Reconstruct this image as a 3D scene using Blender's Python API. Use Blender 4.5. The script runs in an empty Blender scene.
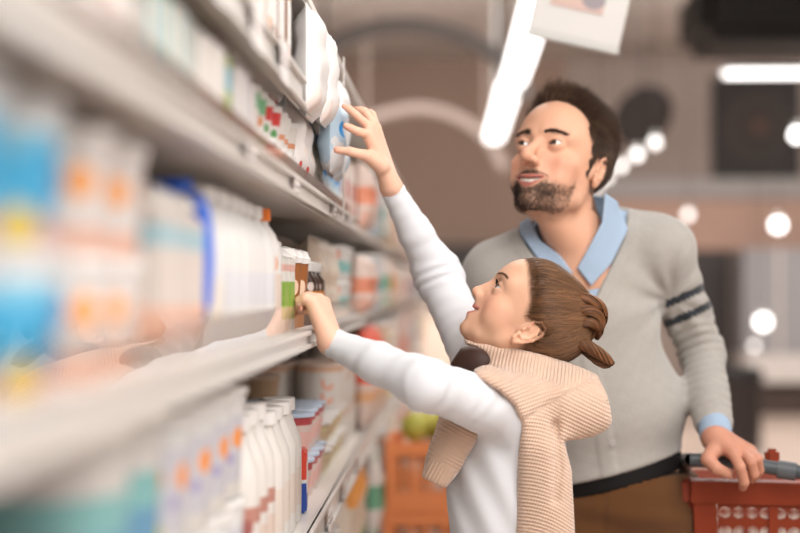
import bpy, bmesh, math, random
import numpy as np
from mathutils import Vector, Matrix, Quaternion

# ------------------------------------------------------------------ camera
F_PX = 1444.0                        # 65 mm lens on a 36 mm wide sensor, 800 px frame
CAM_Z = 1.25
YAW, PITCH = math.radians(1.98), math.radians(0.85)
sc = bpy.context.scene
COL = sc.collection
cam_data = bpy.data.cameras.new('camera')
cam = bpy.data.objects.new('camera', cam_data)
COL.objects.link(cam)
cam_data.sensor_width = 36.0
cam_data.lens = F_PX * 36.0 / 800.0
cam.location = (0, 0, CAM_Z)
cam.rotation_euler = (math.radians(90) + PITCH, 0, YAW)
cam_data.clip_start = 0.05
cam_data.dof.use_dof = True
cam_data.dof.focus_distance = 2.32
cam_data.dof.aperture_fstop = 1.7
sc.camera = cam
sc.view_settings.view_transform = 'Standard'
sc.view_settings.look = 'None'
sc.view_settings.gamma = 1.0
sc.view_settings.use_curve_mapping = False
sc.view_settings.exposure = 0.14

# ------------------------------------------------------------------ world and large lights
world = bpy.data.worlds.new('store_ambience'); sc.world = world
world.use_nodes = True
world.node_tree.nodes['Background'].inputs[0].default_value = (0.84, 0.76, 0.70, 1)
world.node_tree.nodes['Background'].inputs[1].default_value = 0.30

def area_light(name, loc, target, sx, sy, power, color=(1, 0.96, 0.92)):
    d = bpy.data.lights.new(name, 'AREA'); d.shape = 'RECTANGLE'; d.size = sx; d.size_y = sy
    d.energy = power; d.color = color
    o = bpy.data.objects.new(name, d); COL.objects.link(o); o.location = loc
    o.rotation_euler = (Vector(target) - Vector(loc)).to_track_quat('-Z', 'Y').to_euler()
    return o
area_light('aisle_area_light', (0.6, 0.9, 3.3), (0.0, 2.3, 1.2), 1.8, 2.4, 72)
area_light('aisle_area_light', (1.5, -1.2, 2.6), (-0.2, 2.0, 1.0), 2.6, 2.0, 74)  # fill from the aisle side, added to whiten the shelved goods
area_light('aisle_area_light', (0.9, 0.1, 2.7), (-0.3, 0.9, 1.2), 1.2, 1.2, 9)  # weak added fill for the nearest goods, no real fixture
area_light('aisle_area_light', (3.0, 2.0, 3.1), (-0.3, 2.0, 1.0), 2.6, 3.0, 80)  # large soft side light added to brighten the shelf and its rails
area_light('aisle_area_light', (0.2, 4.4, 3.4), (0.1, 2.9, 1.2), 1.4, 2.4, 55)
area_light('aisle_area_light', (1.2, 6.8, 3.4), (-0.2, 6.2, 0.8), 1.4, 3.0, 70)
area_light('hall_fill_light', (3.4, 11.0, 3.5), (3.2, 13.5, 0.8), 5.0, 3.0, 330)  # added fill that brightens the far back wall
area_light('hall_fill_light', (-1.5, 11.0, 3.5), (-1.2, 13.5, 0.8), 4.0, 3.0, 230)  # added fill for the left part of the back wall

# ------------------------------------------------------------------ helpers: placing
_cr = cam.rotation_euler.to_matrix()
_CR = np.array(_cr)
def at(px, py, Y):
    """World point seen at pixel (px, py) of the 800x533 frame at distance Y along the aisle."""
    v = _CR @ np.array([(px - 400.0) / F_PX, (266.5 - py) / F_PX, -1.0])
    s = Y / v[1]
    return np.array([v[0] * s, Y, CAM_Z + v[2] * s])
def V(*a): return np.array(a, float)
def unit(v):
    v = np.asarray(v, float); return v / np.linalg.norm(v)

def link(name, me, mats=None, parent=None, loc=None):
    o = bpy.data.objects.new(name, me); COL.objects.link(o)
    if mats is not None:
        for m in (mats if isinstance(mats, (list, tuple)) else [mats]):
            me.materials.append(m)
    if parent is not None: o.parent = parent
    if loc is not None: o.location = loc
    return o
def tag(o, label=None, cat=None, group=None, kind=None):
    if label: o['label'] = label
    if cat: o['category'] = cat
    if group: o['group'] = group
    if kind: o['kind'] = kind
    return o
def empty(name, loc=(0, 0, 0), rz=0, label=None, cat=None, group=None):
    o = bpy.data.objects.new(name, None); COL.objects.link(o)
    o.location = loc; o.rotation_euler = (0, 0, rz); o.empty_display_size = 0.05
    return tag(o, label, cat, group)
def copy_tree(o, parent=None):
    c = o.copy(); COL.objects.link(c); c.parent = parent
    for ch in [x for x in bpy.data.objects if x.parent == o]:
        copy_tree(ch, c)
    return c

# ------------------------------------------------------------------ helpers: materials
def mat(name, color=(0.8, 0.8, 0.8), rough=0.5, metal=0.0, emit=None, estr=0.0, trans=0.0, alpha=1.0,
        sss=0.0, spec=0.5, coat=0.0, sheen=0.0, ior=1.45):
    m = bpy.data.materials.new(name); m.use_nodes = True
    b = m.node_tree.nodes['Principled BSDF']
    b.inputs['Base Color'].default_value = (*color, 1)
    b.inputs['Roughness'].default_value = rough
    b.inputs['Metallic'].default_value = metal
    b.inputs['Specular IOR Level'].default_value = spec
    b.inputs['IOR'].default_value = ior
    b.inputs['Transmission Weight'].default_value = trans
    b.inputs['Coat Weight'].default_value = coat
    b.inputs['Sheen Weight'].default_value = sheen
    b.inputs['Alpha'].default_value = alpha
    if sss > 0:
        b.inputs['Subsurface Weight'].default_value = sss
        b.inputs['Subsurface Radius'].default_value = (1.0, 0.35, 0.2)
        b.inputs['Subsurface Scale'].default_value = 0.008
    if emit is not None:
        b.inputs['Emission Color'].default_value = (*emit, 1)
        b.inputs['Emission Strength'].default_value = estr
    return m
def nodes(m): return m.node_tree.nodes, m.node_tree.links, m.node_tree.nodes['Principled BSDF']
def thin_clear(name, tint, gloss=1.0, rough=0.03, ior=1.45):
    """Thin clear sheet: tinted see-through with a Fresnel gloss."""
    m = bpy.data.materials.new(name); m.use_nodes = True; n, l = m.node_tree.nodes, m.node_tree.links
    n.remove(n['Principled BSDF']); out = n['Material Output']
    tr = n.new('ShaderNodeBsdfTransparent'); tr.inputs[0].default_value = (*tint, 1)
    gl = n.new('ShaderNodeBsdfGlossy'); gl.inputs['Roughness'].default_value = rough; gl.inputs['Color'].default_value = (gloss, gloss, gloss, 1)
    fr = n.new('ShaderNodeFresnel'); fr.inputs['IOR'].default_value = ior; mx = n.new('ShaderNodeMixShader')
    ge = n.new('ShaderNodeNewGeometry'); inv = n.new('ShaderNodeMath'); inv.operation = 'SUBTRACT'; inv.inputs[0].default_value = 1.0; l.new(ge.outputs['Backfacing'], inv.inputs[1])
    mf = n.new('ShaderNodeMath'); mf.operation = 'MULTIPLY'; l.new(fr.outputs[0], mf.inputs[0]); l.new(inv.outputs[0], mf.inputs[1])
    l.new(mf.outputs[0], mx.inputs[0]); l.new(tr.outputs[0], mx.inputs[1]); l.new(gl.outputs[0], mx.inputs[2]); l.new(mx.outputs[0], out.inputs['Surface'])
    m['tr'] = tr.name; return m
def attr_color(m, name='col'):
    n, l, b = nodes(m)
    a = n.new('ShaderNodeAttribute'); a.attribute_name = name
    l.new(a.outputs['Color'], b.inputs['Base Color']); return a
def bump_from(m, socket, strength=0.3, dist=0.002):
    n, l, b = nodes(m)
    bp = n.new('ShaderNodeBump'); bp.inputs['Strength'].default_value = strength
    bp.inputs['Distance'].default_value = dist
    l.new(socket, bp.inputs['Height']); l.new(bp.outputs['Normal'], b.inputs['Normal']); return bp
def noise_bump(m, scale=100, strength=0.3, dist=0.002, detail=3):
    n, l, b = nodes(m)
    tc = n.new('ShaderNodeTexCoord'); t = n.new('ShaderNodeTexNoise')
    t.inputs['Scale'].default_value = scale; t.inputs['Detail'].default_value = detail
    l.new(tc.outputs['Object'], t.inputs['Vector']); bump_from(m, t.outputs['Fac'], strength, dist); return m
def mottle(m, c1, c2, scale=20, detail=4, contrast=(0.35, 0.65)):
    n, l, b = nodes(m)
    tc = n.new('ShaderNodeTexCoord'); t = n.new('ShaderNodeTexNoise')
    t.inputs['Scale'].default_value = scale; t.inputs['Detail'].default_value = detail
    r = n.new('ShaderNodeValToRGB'); r.color_ramp.elements[0].position = contrast[0]; r.color_ramp.elements[1].position = contrast[1]
    r.color_ramp.elements[0].color = (*c1, 1); r.color_ramp.elements[1].color = (*c2, 1)
    l.new(tc.outputs['Object'], t.inputs['Vector']); l.new(t.outputs['Fac'], r.inputs['Fac'])
    l.new(r.outputs['Color'], b.inputs['Base Color']); return m

# ------------------------------------------------------------------ helpers: numpy meshes
def np_mesh(name, verts, faces, smooth=True):
    me = bpy.data.meshes.new(name)
    faces = np.asarray(faces, np.int32); n, k = faces.shape
    me.vertices.add(len(verts)); me.vertices.foreach_set('co', np.asarray(verts, np.float32).ravel())
    me.loops.add(n * k); me.loops.foreach_set('vertex_index', faces.ravel())
    me.polygons.add(n); me.polygons.foreach_set('loop_start', np.arange(0, n * k, k, dtype=np.int32))
    me.update(calc_edges=True); me.validate()
    if smooth: me.polygons.foreach_set('use_smooth', np.ones(len(me.polygons), bool))
    return me
def set_col(me, cols, name='col'):
    a = me.color_attributes.new(name, 'FLOAT_COLOR', 'POINT')
    c = np.ones((len(me.vertices), 4), np.float32); c[:, :3] = cols; a.data.foreach_set('color', c.ravel())
def set_float(me, vals, name):
    a = me.attributes.new(name, 'FLOAT', 'POINT'); a.data.foreach_set('value', np.asarray(vals, np.float32))
def verts_of(me):
    v = np.empty(len(me.vertices) * 3, np.float32); me.vertices.foreach_get('co', v); return v.reshape(-1, 3).astype(float)

# ------------------------------------------------------------------ helpers: signed distance modelling
def smin(a, b, k):
    h = np.clip(0.5 + 0.5 * (b - a) / k, 0, 1)
    return b + (a - b) * h - k * h * (1 - h)
def smax(a, b, k): return -smin(-a, -b, k)
def union(ds, k):
    d = ds[0]
    for e in ds[1:]: d = smin(d, e, k)
    return d
def sph(p, c, r): return np.linalg.norm(p - c, axis=1) - r
def ell(p, c, r):
    q = p - c; r = np.asarray(r, float)
    k0 = np.linalg.norm(q / r, axis=1); k1 = np.linalg.norm(q / (r * r), axis=1)
    return k0 * (k0 - 1.0) / np.maximum(k1, 1e-9)
def cone(p, a, b, ra, rb):
    """Capsule whose radius runs from ra at a to rb at b."""
    a = np.asarray(a, float); b = np.asarray(b, float); ab = b - a; q = p - a
    t = np.clip(q @ ab / max(ab @ ab, 1e-12), 0, 1)
    return np.linalg.norm(q - t[:, None] * ab, axis=1) - (ra + (rb - ra) * t)
def chain(p, pts, rs, k):
    d = None
    for i in range(len(pts) - 1):
        e = cone(p, pts[i], pts[i + 1], rs[i], rs[i + 1])
        d = e if d is None else smin(d, e, k)
    return d
def rbox(p, c, h, r, R=None):
    q = p - c
    if R is not None: q = q @ R          # columns of R = local axes
    q = np.abs(q) - (np.asarray(h, float) - r)
    return np.linalg.norm(np.maximum(q, 0), axis=1) + np.minimum(q.max(axis=1), 0) - r
def poly2(u, v, pts):
    """Signed distance to a 2D polygon."""
    pts = np.asarray(pts, float); d = np.full(u.shape, 1e9); s = np.ones(u.shape)
    n = len(pts)
    for i in range(n):
        a = pts[i]; b = pts[i - 1]; e = b - a; wx = u - a[0]; wy = v - a[1]
        t = np.clip((wx * e[0] + wy * e[1]) / (e @ e), 0, 1)
        d = np.minimum(d, (wx - e[0] * t) ** 2 + (wy - e[1] * t) ** 2)
        c1 = v >= a[1]; c2 = v < b[1]; c3 = e[0] * wy > e[1] * wx
        s = np.where((c1 & c2 & c3) | (~c1 & ~c2 & ~c3), -s, s)
    return s * np.sqrt(d)
def bounded(f, c, r, p, margin=0.03):
    d = np.linalg.norm(p - c, axis=1) - r
    out = d + margin; m = d < margin * 0.9
    if m.any(): out[m] = f(p[m])
    return out
def wob(p, f, seed=0):
    rs = np.random.RandomState(seed); o = np.zeros(len(p))
    for i in range(4):
        a = rs.normal(size=3) * f; b = rs.normal(size=3) * f * 0.7; ph = rs.uniform(0, 6.28, 2)
        o += np.sin(p @ a + 1.3 * np.sin(p @ b + ph[0]) + ph[1])
    return o / 4
def mesh_sdf(name, f, lo, hi, h, B=16, slack=1.6):
    lo = np.asarray(lo, float); hi = np.asarray(hi, float)
    nb = np.ceil((hi - lo) / (h * B)).astype(int)
    I = np.stack(np.meshgrid(*[np.arange(n) for n in nb], indexing='ij'), -1).reshape(-1, 3)
    cen = lo + (I + 0.5) * B * h
    act = I[np.abs(f(cen)) < B * h * 0.87 * slack + 2 * h]
    g = np.stack(np.meshgrid(*[np.arange(B + 2)] * 3, indexing='ij'), -1).reshape(-1, 3)
    off = 1 << 20
    def key(ix): return ((ix[:, 0] + 4) << 42) | ((ix[:, 1] + 4) << 21) | (ix[:, 2] + 4)
    vk, vp, qs = [], [], []
    per = max(1, 200000 // len(g))
    corners = np.array([[i, j, k] for i in (0, 1) for j in (0, 1) for k in (0, 1)])
    edges = [(a, b) for a in range(8) for b in range(a + 1, 8) if np.abs(corners[a] - corners[b]).sum() == 1]
    n1 = B + 2
    for s in range(0, len(act), per):
        bl = act[s:s + per]
        pts = (bl[:, None, :] * B + g[None]).reshape(-1, 3)
        vals = f(lo + pts * h).reshape(len(bl), n1, n1, n1)
        for bi in range(len(bl)):
            v = vals[bi]; sg = v < 0
            if sg.all() or not sg.any(): continue
            base = bl[bi] * B
            cv = np.stack([v[c[0]:c[0] + B + 1, c[1]:c[1] + B + 1, c[2]:c[2] + B + 1] for c in corners], -1)
            cs = cv < 0; cnt = cs.sum(-1); m = (cnt > 0) & (cnt < 8)
            idx = np.argwhere(m)
            if len(idx) == 0: continue
            w = cv[m]; acc = np.zeros((len(idx), 3)); num = np.zeros(len(idx))
            for a, b in edges:
                x = (w[:, a] < 0) != (w[:, b] < 0)
                t = w[x, a] / (w[x, a] - w[x, b])
                acc[x] += corners[a] + t[:, None] * (corners[b] - corners[a]); num[x] += 1
            vk.append(key(idx + base)); vp.append(lo + (idx + base + acc / num[:, None]) * h)
            for ax in range(3):
                e = [0, 0, 0]; e[ax] = 1
                s0 = sg[0:B + 1, 0:B + 1, 0:B + 1][:B, :B, :B]
                s1 = sg[e[0]:e[0] + B, e[1]:e[1] + B, e[2]:e[2] + B]
                ed = np.argwhere(s0 != s1)
                if len(ed) == 0: continue
                flip = s0[ed[:, 0], ed[:, 1], ed[:, 2]]
                ed = ed + base
                a1 = np.zeros(3, int); a2 = np.zeros(3, int); a1[(ax + 1) % 3] = 1; a2[(ax + 2) % 3] = 1
                q = np.stack([key(ed - a1 - a2), key(ed - a2), key(ed), key(ed - a1)], -1)
                q[~flip] = q[~flip][:, ::-1]
                qs.append(q)
    vk = np.concatenate(vk); vp = np.concatenate(vp); q = np.concatenate(qs)
    uk, first = np.unique(vk, return_index=True); vp = vp[first]
    fi = np.searchsorted(uk, q); fi = np.minimum(fi, len(uk) - 1)
    ok = (uk[fi] == q).all(1); fi = fi[ok]
    return np_mesh(name, vp, fi)
def project(f, origin, dirs, rmax, steps=26):
    """Distance along rays from origin (n,3 or 3) at which f changes sign (inside -> outside)."""
    lo = np.zeros(len(dirs)); hi = np.full(len(dirs), rmax)
    for _ in range(steps):
        mid = (lo + hi) / 2; ins = f(origin + dirs * mid[:, None]) < 0
        lo = np.where(ins, mid, lo); hi = np.where(ins, hi, mid)
    return (lo + hi) / 2
def grad(f, p, e=0.0008):
    g = np.stack([f(p + V(e, 0, 0)) - f(p - V(e, 0, 0)), f(p + V(0, e, 0)) - f(p - V(0, e, 0)), f(p + V(0, 0, e)) - f(p - V(0, 0, e))], -1)
    return g / np.maximum(np.linalg.norm(g, axis=1, keepdims=True), 1e-9)
def tubes(name, P, R, sides=3):
    """Mesh of many tubes: P (n, m, 3) centre lines, R (n, m) or scalar radii."""
    P = np.asarray(P, float); n, m, _ = P.shape
    R = np.broadcast_to(np.asarray(R, float), (n, m))
    T = np.gradient(P, axis=1); T /= np.maximum(np.linalg.norm(T, axis=2, keepdims=True), 1e-9)
    ref = np.where(np.abs(T[:, :, 2:3]) < 0.9, V(0, 0, 1), V(1, 0, 0))
    A = np.cross(T, ref); A /= np.maximum(np.linalg.norm(A, axis=2, keepdims=True), 1e-9); Bn = np.cross(T, A)
    ang = np.arange(sides) * 2 * math.pi / sides
    ring = P[:, :, None] + R[:, :, None, None] * (np.cos(ang)[:, None] * A[:, :, None] + np.sin(ang)[:, None] * Bn[:, :, None])
    verts = ring.reshape(-1, 3)
    i = np.arange(n)[:, None, None] * m * sides; j = np.arange(m - 1)[None, :, None] * sides
    s = np.arange(sides)[None, None]; s2 = (s + 1) % sides
    q = np.stack([i + j + s, i + j + s2, i + j + sides + s2, i + j + sides + s], -1).reshape(-1, 4)
    return np_mesh(name, verts, q)
def catmull(pts, n):
    pts = np.asarray(pts, float); P = np.vstack([2 * pts[0] - pts[1], pts, 2 * pts[-1] - pts[-2]])
    out = []; m = len(pts) - 1
    for t in np.linspace(0, m, n):
        i = min(int(t), m - 1); u = t - i; a, b, c, d = P[i:i + 4]
        out.append(0.5 * (2 * b + (c - a) * u + (2 * a - 5 * b + 4 * c - d) * u * u + (3 * b - a - 3 * c + d) * u ** 3))
    return np.array(out)
def sstep(x, a, b):
    t = np.clip((x - a) / (b - a), 0, 1); return t * t * (3 - 2 * t)

# ------------------------------------------------------------------ helpers: bmesh solids
class MB:
    def __init__(s): s.bm = bmesh.new()
    def box(s, c, d, R=None, bev=0.0, seg=2, mi=0):
        r = bmesh.ops.create_cube(s.bm, size=1.0)['verts']
        bmesh.ops.scale(s.bm, verts=r, vec=d)
        if bev > 0:
            es = list({e for v in r for e in v.link_edges})
            g = bmesh.ops.bevel(s.bm, geom=es, offset=bev, segments=seg, affect='EDGES')
            r = list({v for f in g['faces'] for v in f.verts} | {v for v in r if v.is_valid})
        if R is not None: bmesh.ops.rotate(s.bm, verts=r, matrix=R)
        bmesh.ops.translate(s.bm, verts=r, vec=c)
        if mi:
            for f in {f for v in r for f in v.link_faces}: f.material_index = mi
        return s
    def cyl(s, a, b, r, r2=None, seg=24, caps=True):
        a, b = Vector(a), Vector(b); d = b - a
        o = bmesh.ops.create_cone(s.bm, cap_ends=caps, segments=seg, radius1=r, radius2=r if r2 is None else r2, depth=d.length)['verts']
        bmesh.ops.rotate(s.bm, verts=o, matrix=d.to_track_quat('Z', 'Y').to_matrix())
        bmesh.ops.translate(s.bm, verts=o, vec=(a + b) / 2); return s
    def ball(s, c, r, sc=(1, 1, 1), seg=24):
        o = bmesh.ops.create_uvsphere(s.bm, u_segments=seg, v_segments=seg // 2, radius=r)['verts']
        bmesh.ops.scale(s.bm, verts=o, vec=sc); bmesh.ops.translate(s.bm, verts=o, vec=c); return s
    def tube(s, pts, r, seg=10, n=None):
        pts = catmull(pts, n) if n else np.asarray(pts, float)
        me = tubes('t', pts[None], r, seg); s.bm.from_mesh(me); bpy.data.meshes.remove(me); return s
    def lathe(s, prof, c=(0, 0, 0), seg=36, sq=None):
        """prof: (r, z) pairs; sq > 0 makes the section a rounded square."""
        rings = []
        for r, z in prof:
            ring = []
            for i in range(seg):
                a = 2 * math.pi * i / seg; k = 1.0
                if sq: k = (abs(math.cos(a)) ** sq + abs(math.sin(a)) ** sq) ** (-1.0 / sq)
                ring.append(s.bm.verts.new((c[0] + r * k * math.cos(a), c[1] + r * k * math.sin(a), c[2] + z)))
            rings.append(ring)
        for j in range(len(rings) - 1):
            for i in range(seg):
                i2 = (i + 1) % seg
                s.bm.faces.new((rings[j][i], rings[j][i2], rings[j + 1][i2], rings[j + 1][i]))
        s.bm.faces.new(rings[0][::-1]); s.bm.faces.new(rings[-1]); return s
    def build(s, name, m, parent=None, loc=None, smooth=False, rz=0.0):
        me = bpy.data.meshes.new(name)
        bmesh.ops.recalc_face_normals(s.bm, faces=s.bm.faces[:]); s.bm.to_mesh(me); s.bm.free()
        o = link(name, me, m, parent, loc)
        if rz: o.rotation_euler = (0, 0, rz)
        if smooth:
            me.polygons.foreach_set('use_smooth', np.ones(len(me.polygons), bool))
            try: me.set_sharp_from_angle(angle=math.radians(40))
            except Exception: pass
        return o

def graphic(name, base, bands=(), spots=(), rough=0.4, blotch=None, axis='Z'):
    """Printed packaging: level bands (z0, z1, colour) in object space, then round spots (x, y, z, r, colour)."""
    m = mat(name, base, rough); n, l, b = nodes(m)
    tc = n.new('ShaderNodeTexCoord'); cur = None
    def mix(fac, col):
        nonlocal cur
        x = n.new('ShaderNodeMix'); x.data_type = 'RGBA'
        if cur is None: x.inputs['A'].default_value = (*base, 1)
        else: l.new(cur, x.inputs['A'])
        x.inputs['B'].default_value = (*col, 1); l.new(fac, x.inputs['Factor']); cur = x.outputs['Result']
    if blotch:
        col, scale, thr = blotch
        t = n.new('ShaderNodeTexNoise'); t.inputs['Scale'].default_value = scale; l.new(tc.outputs['Object'], t.inputs['Vector'])
        g = n.new('ShaderNodeMath'); g.operation = 'GREATER_THAN'; g.inputs[1].default_value = thr; l.new(t.outputs['Fac'], g.inputs[0]); mix(g.outputs[0], col)
    if bands:
        sp = n.new('ShaderNodeSeparateXYZ'); l.new(tc.outputs['Object'], sp.inputs[0])
        for z0, z1, col in bands:
            a = n.new('ShaderNodeMath'); a.operation = 'GREATER_THAN'; a.inputs[1].default_value = z0; l.new(sp.outputs[axis], a.inputs[0])
            c = n.new('ShaderNodeMath'); c.operation = 'LESS_THAN'; c.inputs[1].default_value = z1; l.new(sp.outputs[axis], c.inputs[0])
            k = n.new('ShaderNodeMath'); k.operation = 'MULTIPLY'; l.new(a.outputs[0], k.inputs[0]); l.new(c.outputs[0], k.inputs[1]); mix(k.outputs[0], col)
    for x, y, z, r, col in spots:
        d = n.new('ShaderNodeVectorMath'); d.operation = 'DISTANCE'; l.new(tc.outputs['Object'], d.inputs[0]); d.inputs[1].default_value = (x, y, z)
        c = n.new('ShaderNodeMath'); c.operation = 'LESS_THAN'; c.inputs[1].default_value = r; l.new(d.outputs['Value'], c.inputs[0]); mix(c.outputs[0], col)
    if cur is not None: l.new(cur, b.inputs['Base Color'])
    return m

# ================================================================== THE STORE
def structure(o): return tag(o, kind='structure')
FLOOR = mat('floor_tile', (0.42, 0.32, 0.26), 0.35); n_, l_, b_ = nodes(FLOOR)
_tc = n_.new('ShaderNodeTexCoord'); _bk = n_.new('ShaderNodeTexBrick'); _bk.offset = 0.0
_bk.inputs['Scale'].default_value = 1.0; _bk.inputs['Brick Width'].default_value = 0.6; _bk.inputs['Row Height'].default_value = 0.6; _bk.inputs['Mortar Size'].default_value = 0.003
_bk.inputs['Color1'].default_value = (0.62, 0.49, 0.41, 1); _bk.inputs['Color2'].default_value = (0.58, 0.45, 0.38, 1); _bk.inputs['Mortar'].default_value = (0.25, 0.2, 0.17, 1)
l_.new(_tc.outputs['Object'], _bk.inputs['Vector']); l_.new(_bk.outputs['Color'], b_.inputs['Base Color'])
CEIL = mottle(mat('ceiling_paint', rough=0.9), (0.42, 0.37, 0.34), (0.48, 0.42, 0.385), 0.6)
WALL = mottle(mat('taupe_wall', rough=0.9), (0.25, 0.195, 0.17), (0.29, 0.23, 0.20), 0.5)
WALLB = mottle(mat('brown_wall', rough=0.9), (0.20, 0.135, 0.105), (0.23, 0.155, 0.12), 0.6)
CH = 3.62
structure(MB().box((1.5, 7.0, -0.05), (13, 18, 0.1)).build('floor', FLOOR))
structure(MB().box((1.5, 7.0, CH + 0.05), (13, 18, 0.1)).build('ceiling', CEIL))
structure(MB().box((-1.9, 15.1, CH / 2), (6.2, 0.2, CH)).build('wall_back_left', WALLB))
structure(MB().box((4.6, 15.1, CH / 2), (6.8, 0.2, CH)).build('wall_back', WALL))
structure(MB().box((8.05, 7.0, CH / 2), (0.1, 18, CH)).build('wall_right', WALL))
structure(MB().box((-5.05, 7.0, CH / 2), (0.1, 18, CH)).build('wall_left', WALL))
GREYB = mat('grey_fascia', (0.26, 0.235, 0.225), 0.6)
PINKB = mat('clay_panel', (0.36, 0.225, 0.175), 0.75)
DARKB = mat('dark_fascia', (0.030, 0.022, 0.020), 0.6)
structure(MB().box((4.2, 14.93, 2.27), (6.6, 0.14, 0.20)).build('trim_1', GREYB))
structure(MB().box((4.2, 14.95, 1.90), (6.6, 0.10, 0.52)).build('trim_2', PINKB))
structure(MB().box((-1.6, 14.93, 1.50), (5.0, 0.14, 0.40)).build('trim_3', DARKB))
structure(MB().box((2.66, 14.97, 0.98), (0.42, 0.06, 1.34)).build('door_1', DARKB))

# refrigerated glass cabinet line on the back wall
cab = empty('display_cabinet', (4.6, 14.6, 0), label='long grey glass-fronted cabinet along the back wall with a dark base', cat='cabinet')
GLS = mat('cabinet_glass', (0.30, 0.285, 0.29), 0.12, spec=0.7)
WHC = mat('white_laminate', (0.58, 0.53, 0.50), 0.4)
BRW = mat('dark_brown_laminate', (0.055, 0.035, 0.028), 0.5)
MB().box((0, 0, 1.12), (3.4, 0.5, 1.04), bev=0.01).build('glass_front', GLS, cab)
MB().box((0, -0.06, 0.46), (3.44, 0.62, 0.28), bev=0.01).build('counter_ledge', WHC, cab)
MB().box((0, 0, 0.16), (3.4, 0.5, 0.32), bev=0.01).build('base', BRW, cab)
for i in range(5): MB().box((-1.36 + i * 0.68, -0.26, 1.12), (0.03, 0.03, 1.04)).build('mullion', WHC, cab)
low = empty('freezer_chest', (-0.35, 12.8, 0), label='long pale low freezer chest standing at the far end of the aisle', cat='freezer')
MB().box((0, 0, 0.52), (1.9, 0.8, 1.04), bev=0.03).build('body', mat('pale_beige_enamel', (0.74, 0.60, 0.50), 0.4), low)
MB().box((0, 0, 1.06), (1.96, 0.86, 0.05), bev=0.02).build('rim', WHC, low)

# framed picture, black bin, black duct
fr = empty('wall_picture', (3.15, 14.97, 2.89), label='large dark framed picture on the back wall below the strip lamp', cat='picture')
MB().box((0, -0.02, 0), (0.90, 0.06, 1.04), bev=0.01).build('frame', mat('black_frame', (0.010, 0.008, 0.007), 0.6), fr)
PIC = graphic('dark_still_life', (0.016, 0.011, 0.009), spots=((0.0, -0.055, 0.02, 0.34, (0.035, 0.022, 0.017)), (0.03, -0.055, 0.0, 0.25, (0.018, 0.012, 0.010)), (0.02, -0.055, 0.02, 0.13, (0.055, 0.027, 0.018))), rough=0.7)
MB().box((0, -0.055, 0), (0.80, 0.01, 0.94)).build('picture_panel', PIC, fr)
bn = empty('waste_bin', (at(741, 450, 11.1)[0], 11.1, 0), label='black cylindrical bin standing on the floor beyond the shopping cart', cat='bin')
MB().lathe([(0.13, 0), (0.15, 0.02), (0.16, 0.50), (0.165, 0.52), (0.165, 0.56)]).build('body', DARKB, bn, smooth=True)
MB().lathe([(0.168, 0.56), (0.168, 0.60), (0.15, 0.64), (0.06, 0.66)]).build('lid', mat('black_plastic', (0.015, 0.014, 0.014), 0.4), bn, smooth=True)
du = empty('air_conditioner', (2.53, 9.0, 2.93), label='black box unit hanging from the ceiling above the strip lamp', cat='air conditioner')
BLK = mat('black_metal', (0.010, 0.008, 0.008), 0.6)
MB().box((0, 0, 0), (2.1, 0.9, 0.42), bev=0.09, seg=3).build('housing', BLK, du)
MB().box((0.35, 0, 0.28), (1.2, 0.7, 0.2), bev=0.02).build('top_duct', BLK, du)
for s in (-0.8, 0.8): MB().cyl((s, 0, 0.18), (s, 0, CH - 2.93), 0.012).build('hanger_rod', BLK, du)

# curved grey ducts
GRD = mat('grey_duct', (0.22, 0.20, 0.19), 0.7)
GRL = mat('pale_duct', (0.30, 0.235, 0.205), 0.8)
for nm, pts, Y, r, m, lab in (('arched_duct', [(296, 95), (325, 52), (365, 31), (412, 26), (460, 36), (500, 60), (528, 98)], 8.6, 0.050, GRD, 'grey arched duct under the ceiling, the nearer and darker of two'),
                         ('arched_duct', [(340, 165), (366, 124), (395, 112), (425, 109), (458, 118), (486, 138), (505, 170)], 12.2, 0.050, GRL, 'pale arched duct under the ceiling, the farther one')):
    a = np.array([at(x, y, Y) for x, y in pts]); t = empty(nm, tuple(a[3]), label=lab, cat='duct')
    MB().tube(a - a[3], r, 14, 40).build('arch', m, t, smooth=True)
    for i in (1, 5): MB().cyl(a[i] - a[3], (a[i][0] - a[3][0], 0, CH - a[3][2]), 0.012).build('hanger_rod', m, t)

# lamps
LAMP = mat('lit_diffuser', (1, 1, 1), 0.5, emit=(1.0, 0.97, 0.95), estr=5.5)
LAMP2 = mat('lit_diffuser_strip', (1, 1, 1), 0.5, emit=(1.0, 0.97, 0.95), estr=3.2)
GLOB = mat('lit_globe', (1, 1, 1), 0.5, emit=(1.0, 0.97, 0.93), estr=5.0)
GLOW = mat('dim_lit_globe', (0.8, 0.8, 0.8), 0.5, emit=(1.0, 0.95, 0.91), estr=2.4)
HOUS = mat('lamp_housing', (0.6, 0.6, 0.58), 0.4)
def strip(p0, p1, w, h, m, label):
    p0, p1 = Vector(p0), Vector(p1); c = (p0 + p1) / 2; L = (p1 - p0).length
    rz = math.atan2((p1 - p0).y, (p1 - p0).x); t = empty('ceiling_strip_lamp', c, rz, label, 'ceiling lamp')
    MB().box((0, 0, 0.02), (L, w * 0.8, 0.05), bev=0.008).build('housing', HOUS, t)
    MB().box((0, 0, -h / 2), (L - 0.02, w, h), bev=min(w, h) * 0.35, seg=3).build('diffuser', m, t)
    for s in (-0.35, 0.35): MB().cyl((L * s, 0, 0.04), (L * s, 0, CH - c.z), 0.006).build('hanger_rod', HOUS, t)
    return t
zl = CAM_Z + 1.22
strip((0.352, 8.45, zl), (0.352, 11.6, zl), 0.135, 0.05, LAMP2, 'long white lit strip lamp beside the head of the man, lower and farther segment')
strip((0.368, 4.9, zl), (0.368, 8.38, zl), 0.135, 0.05, LAMP2, 'long white lit strip lamp above the head of the man, upper and nearer segment')
a, b = at(722, 70, 10.0), at(850, 72, 10.0)
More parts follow.
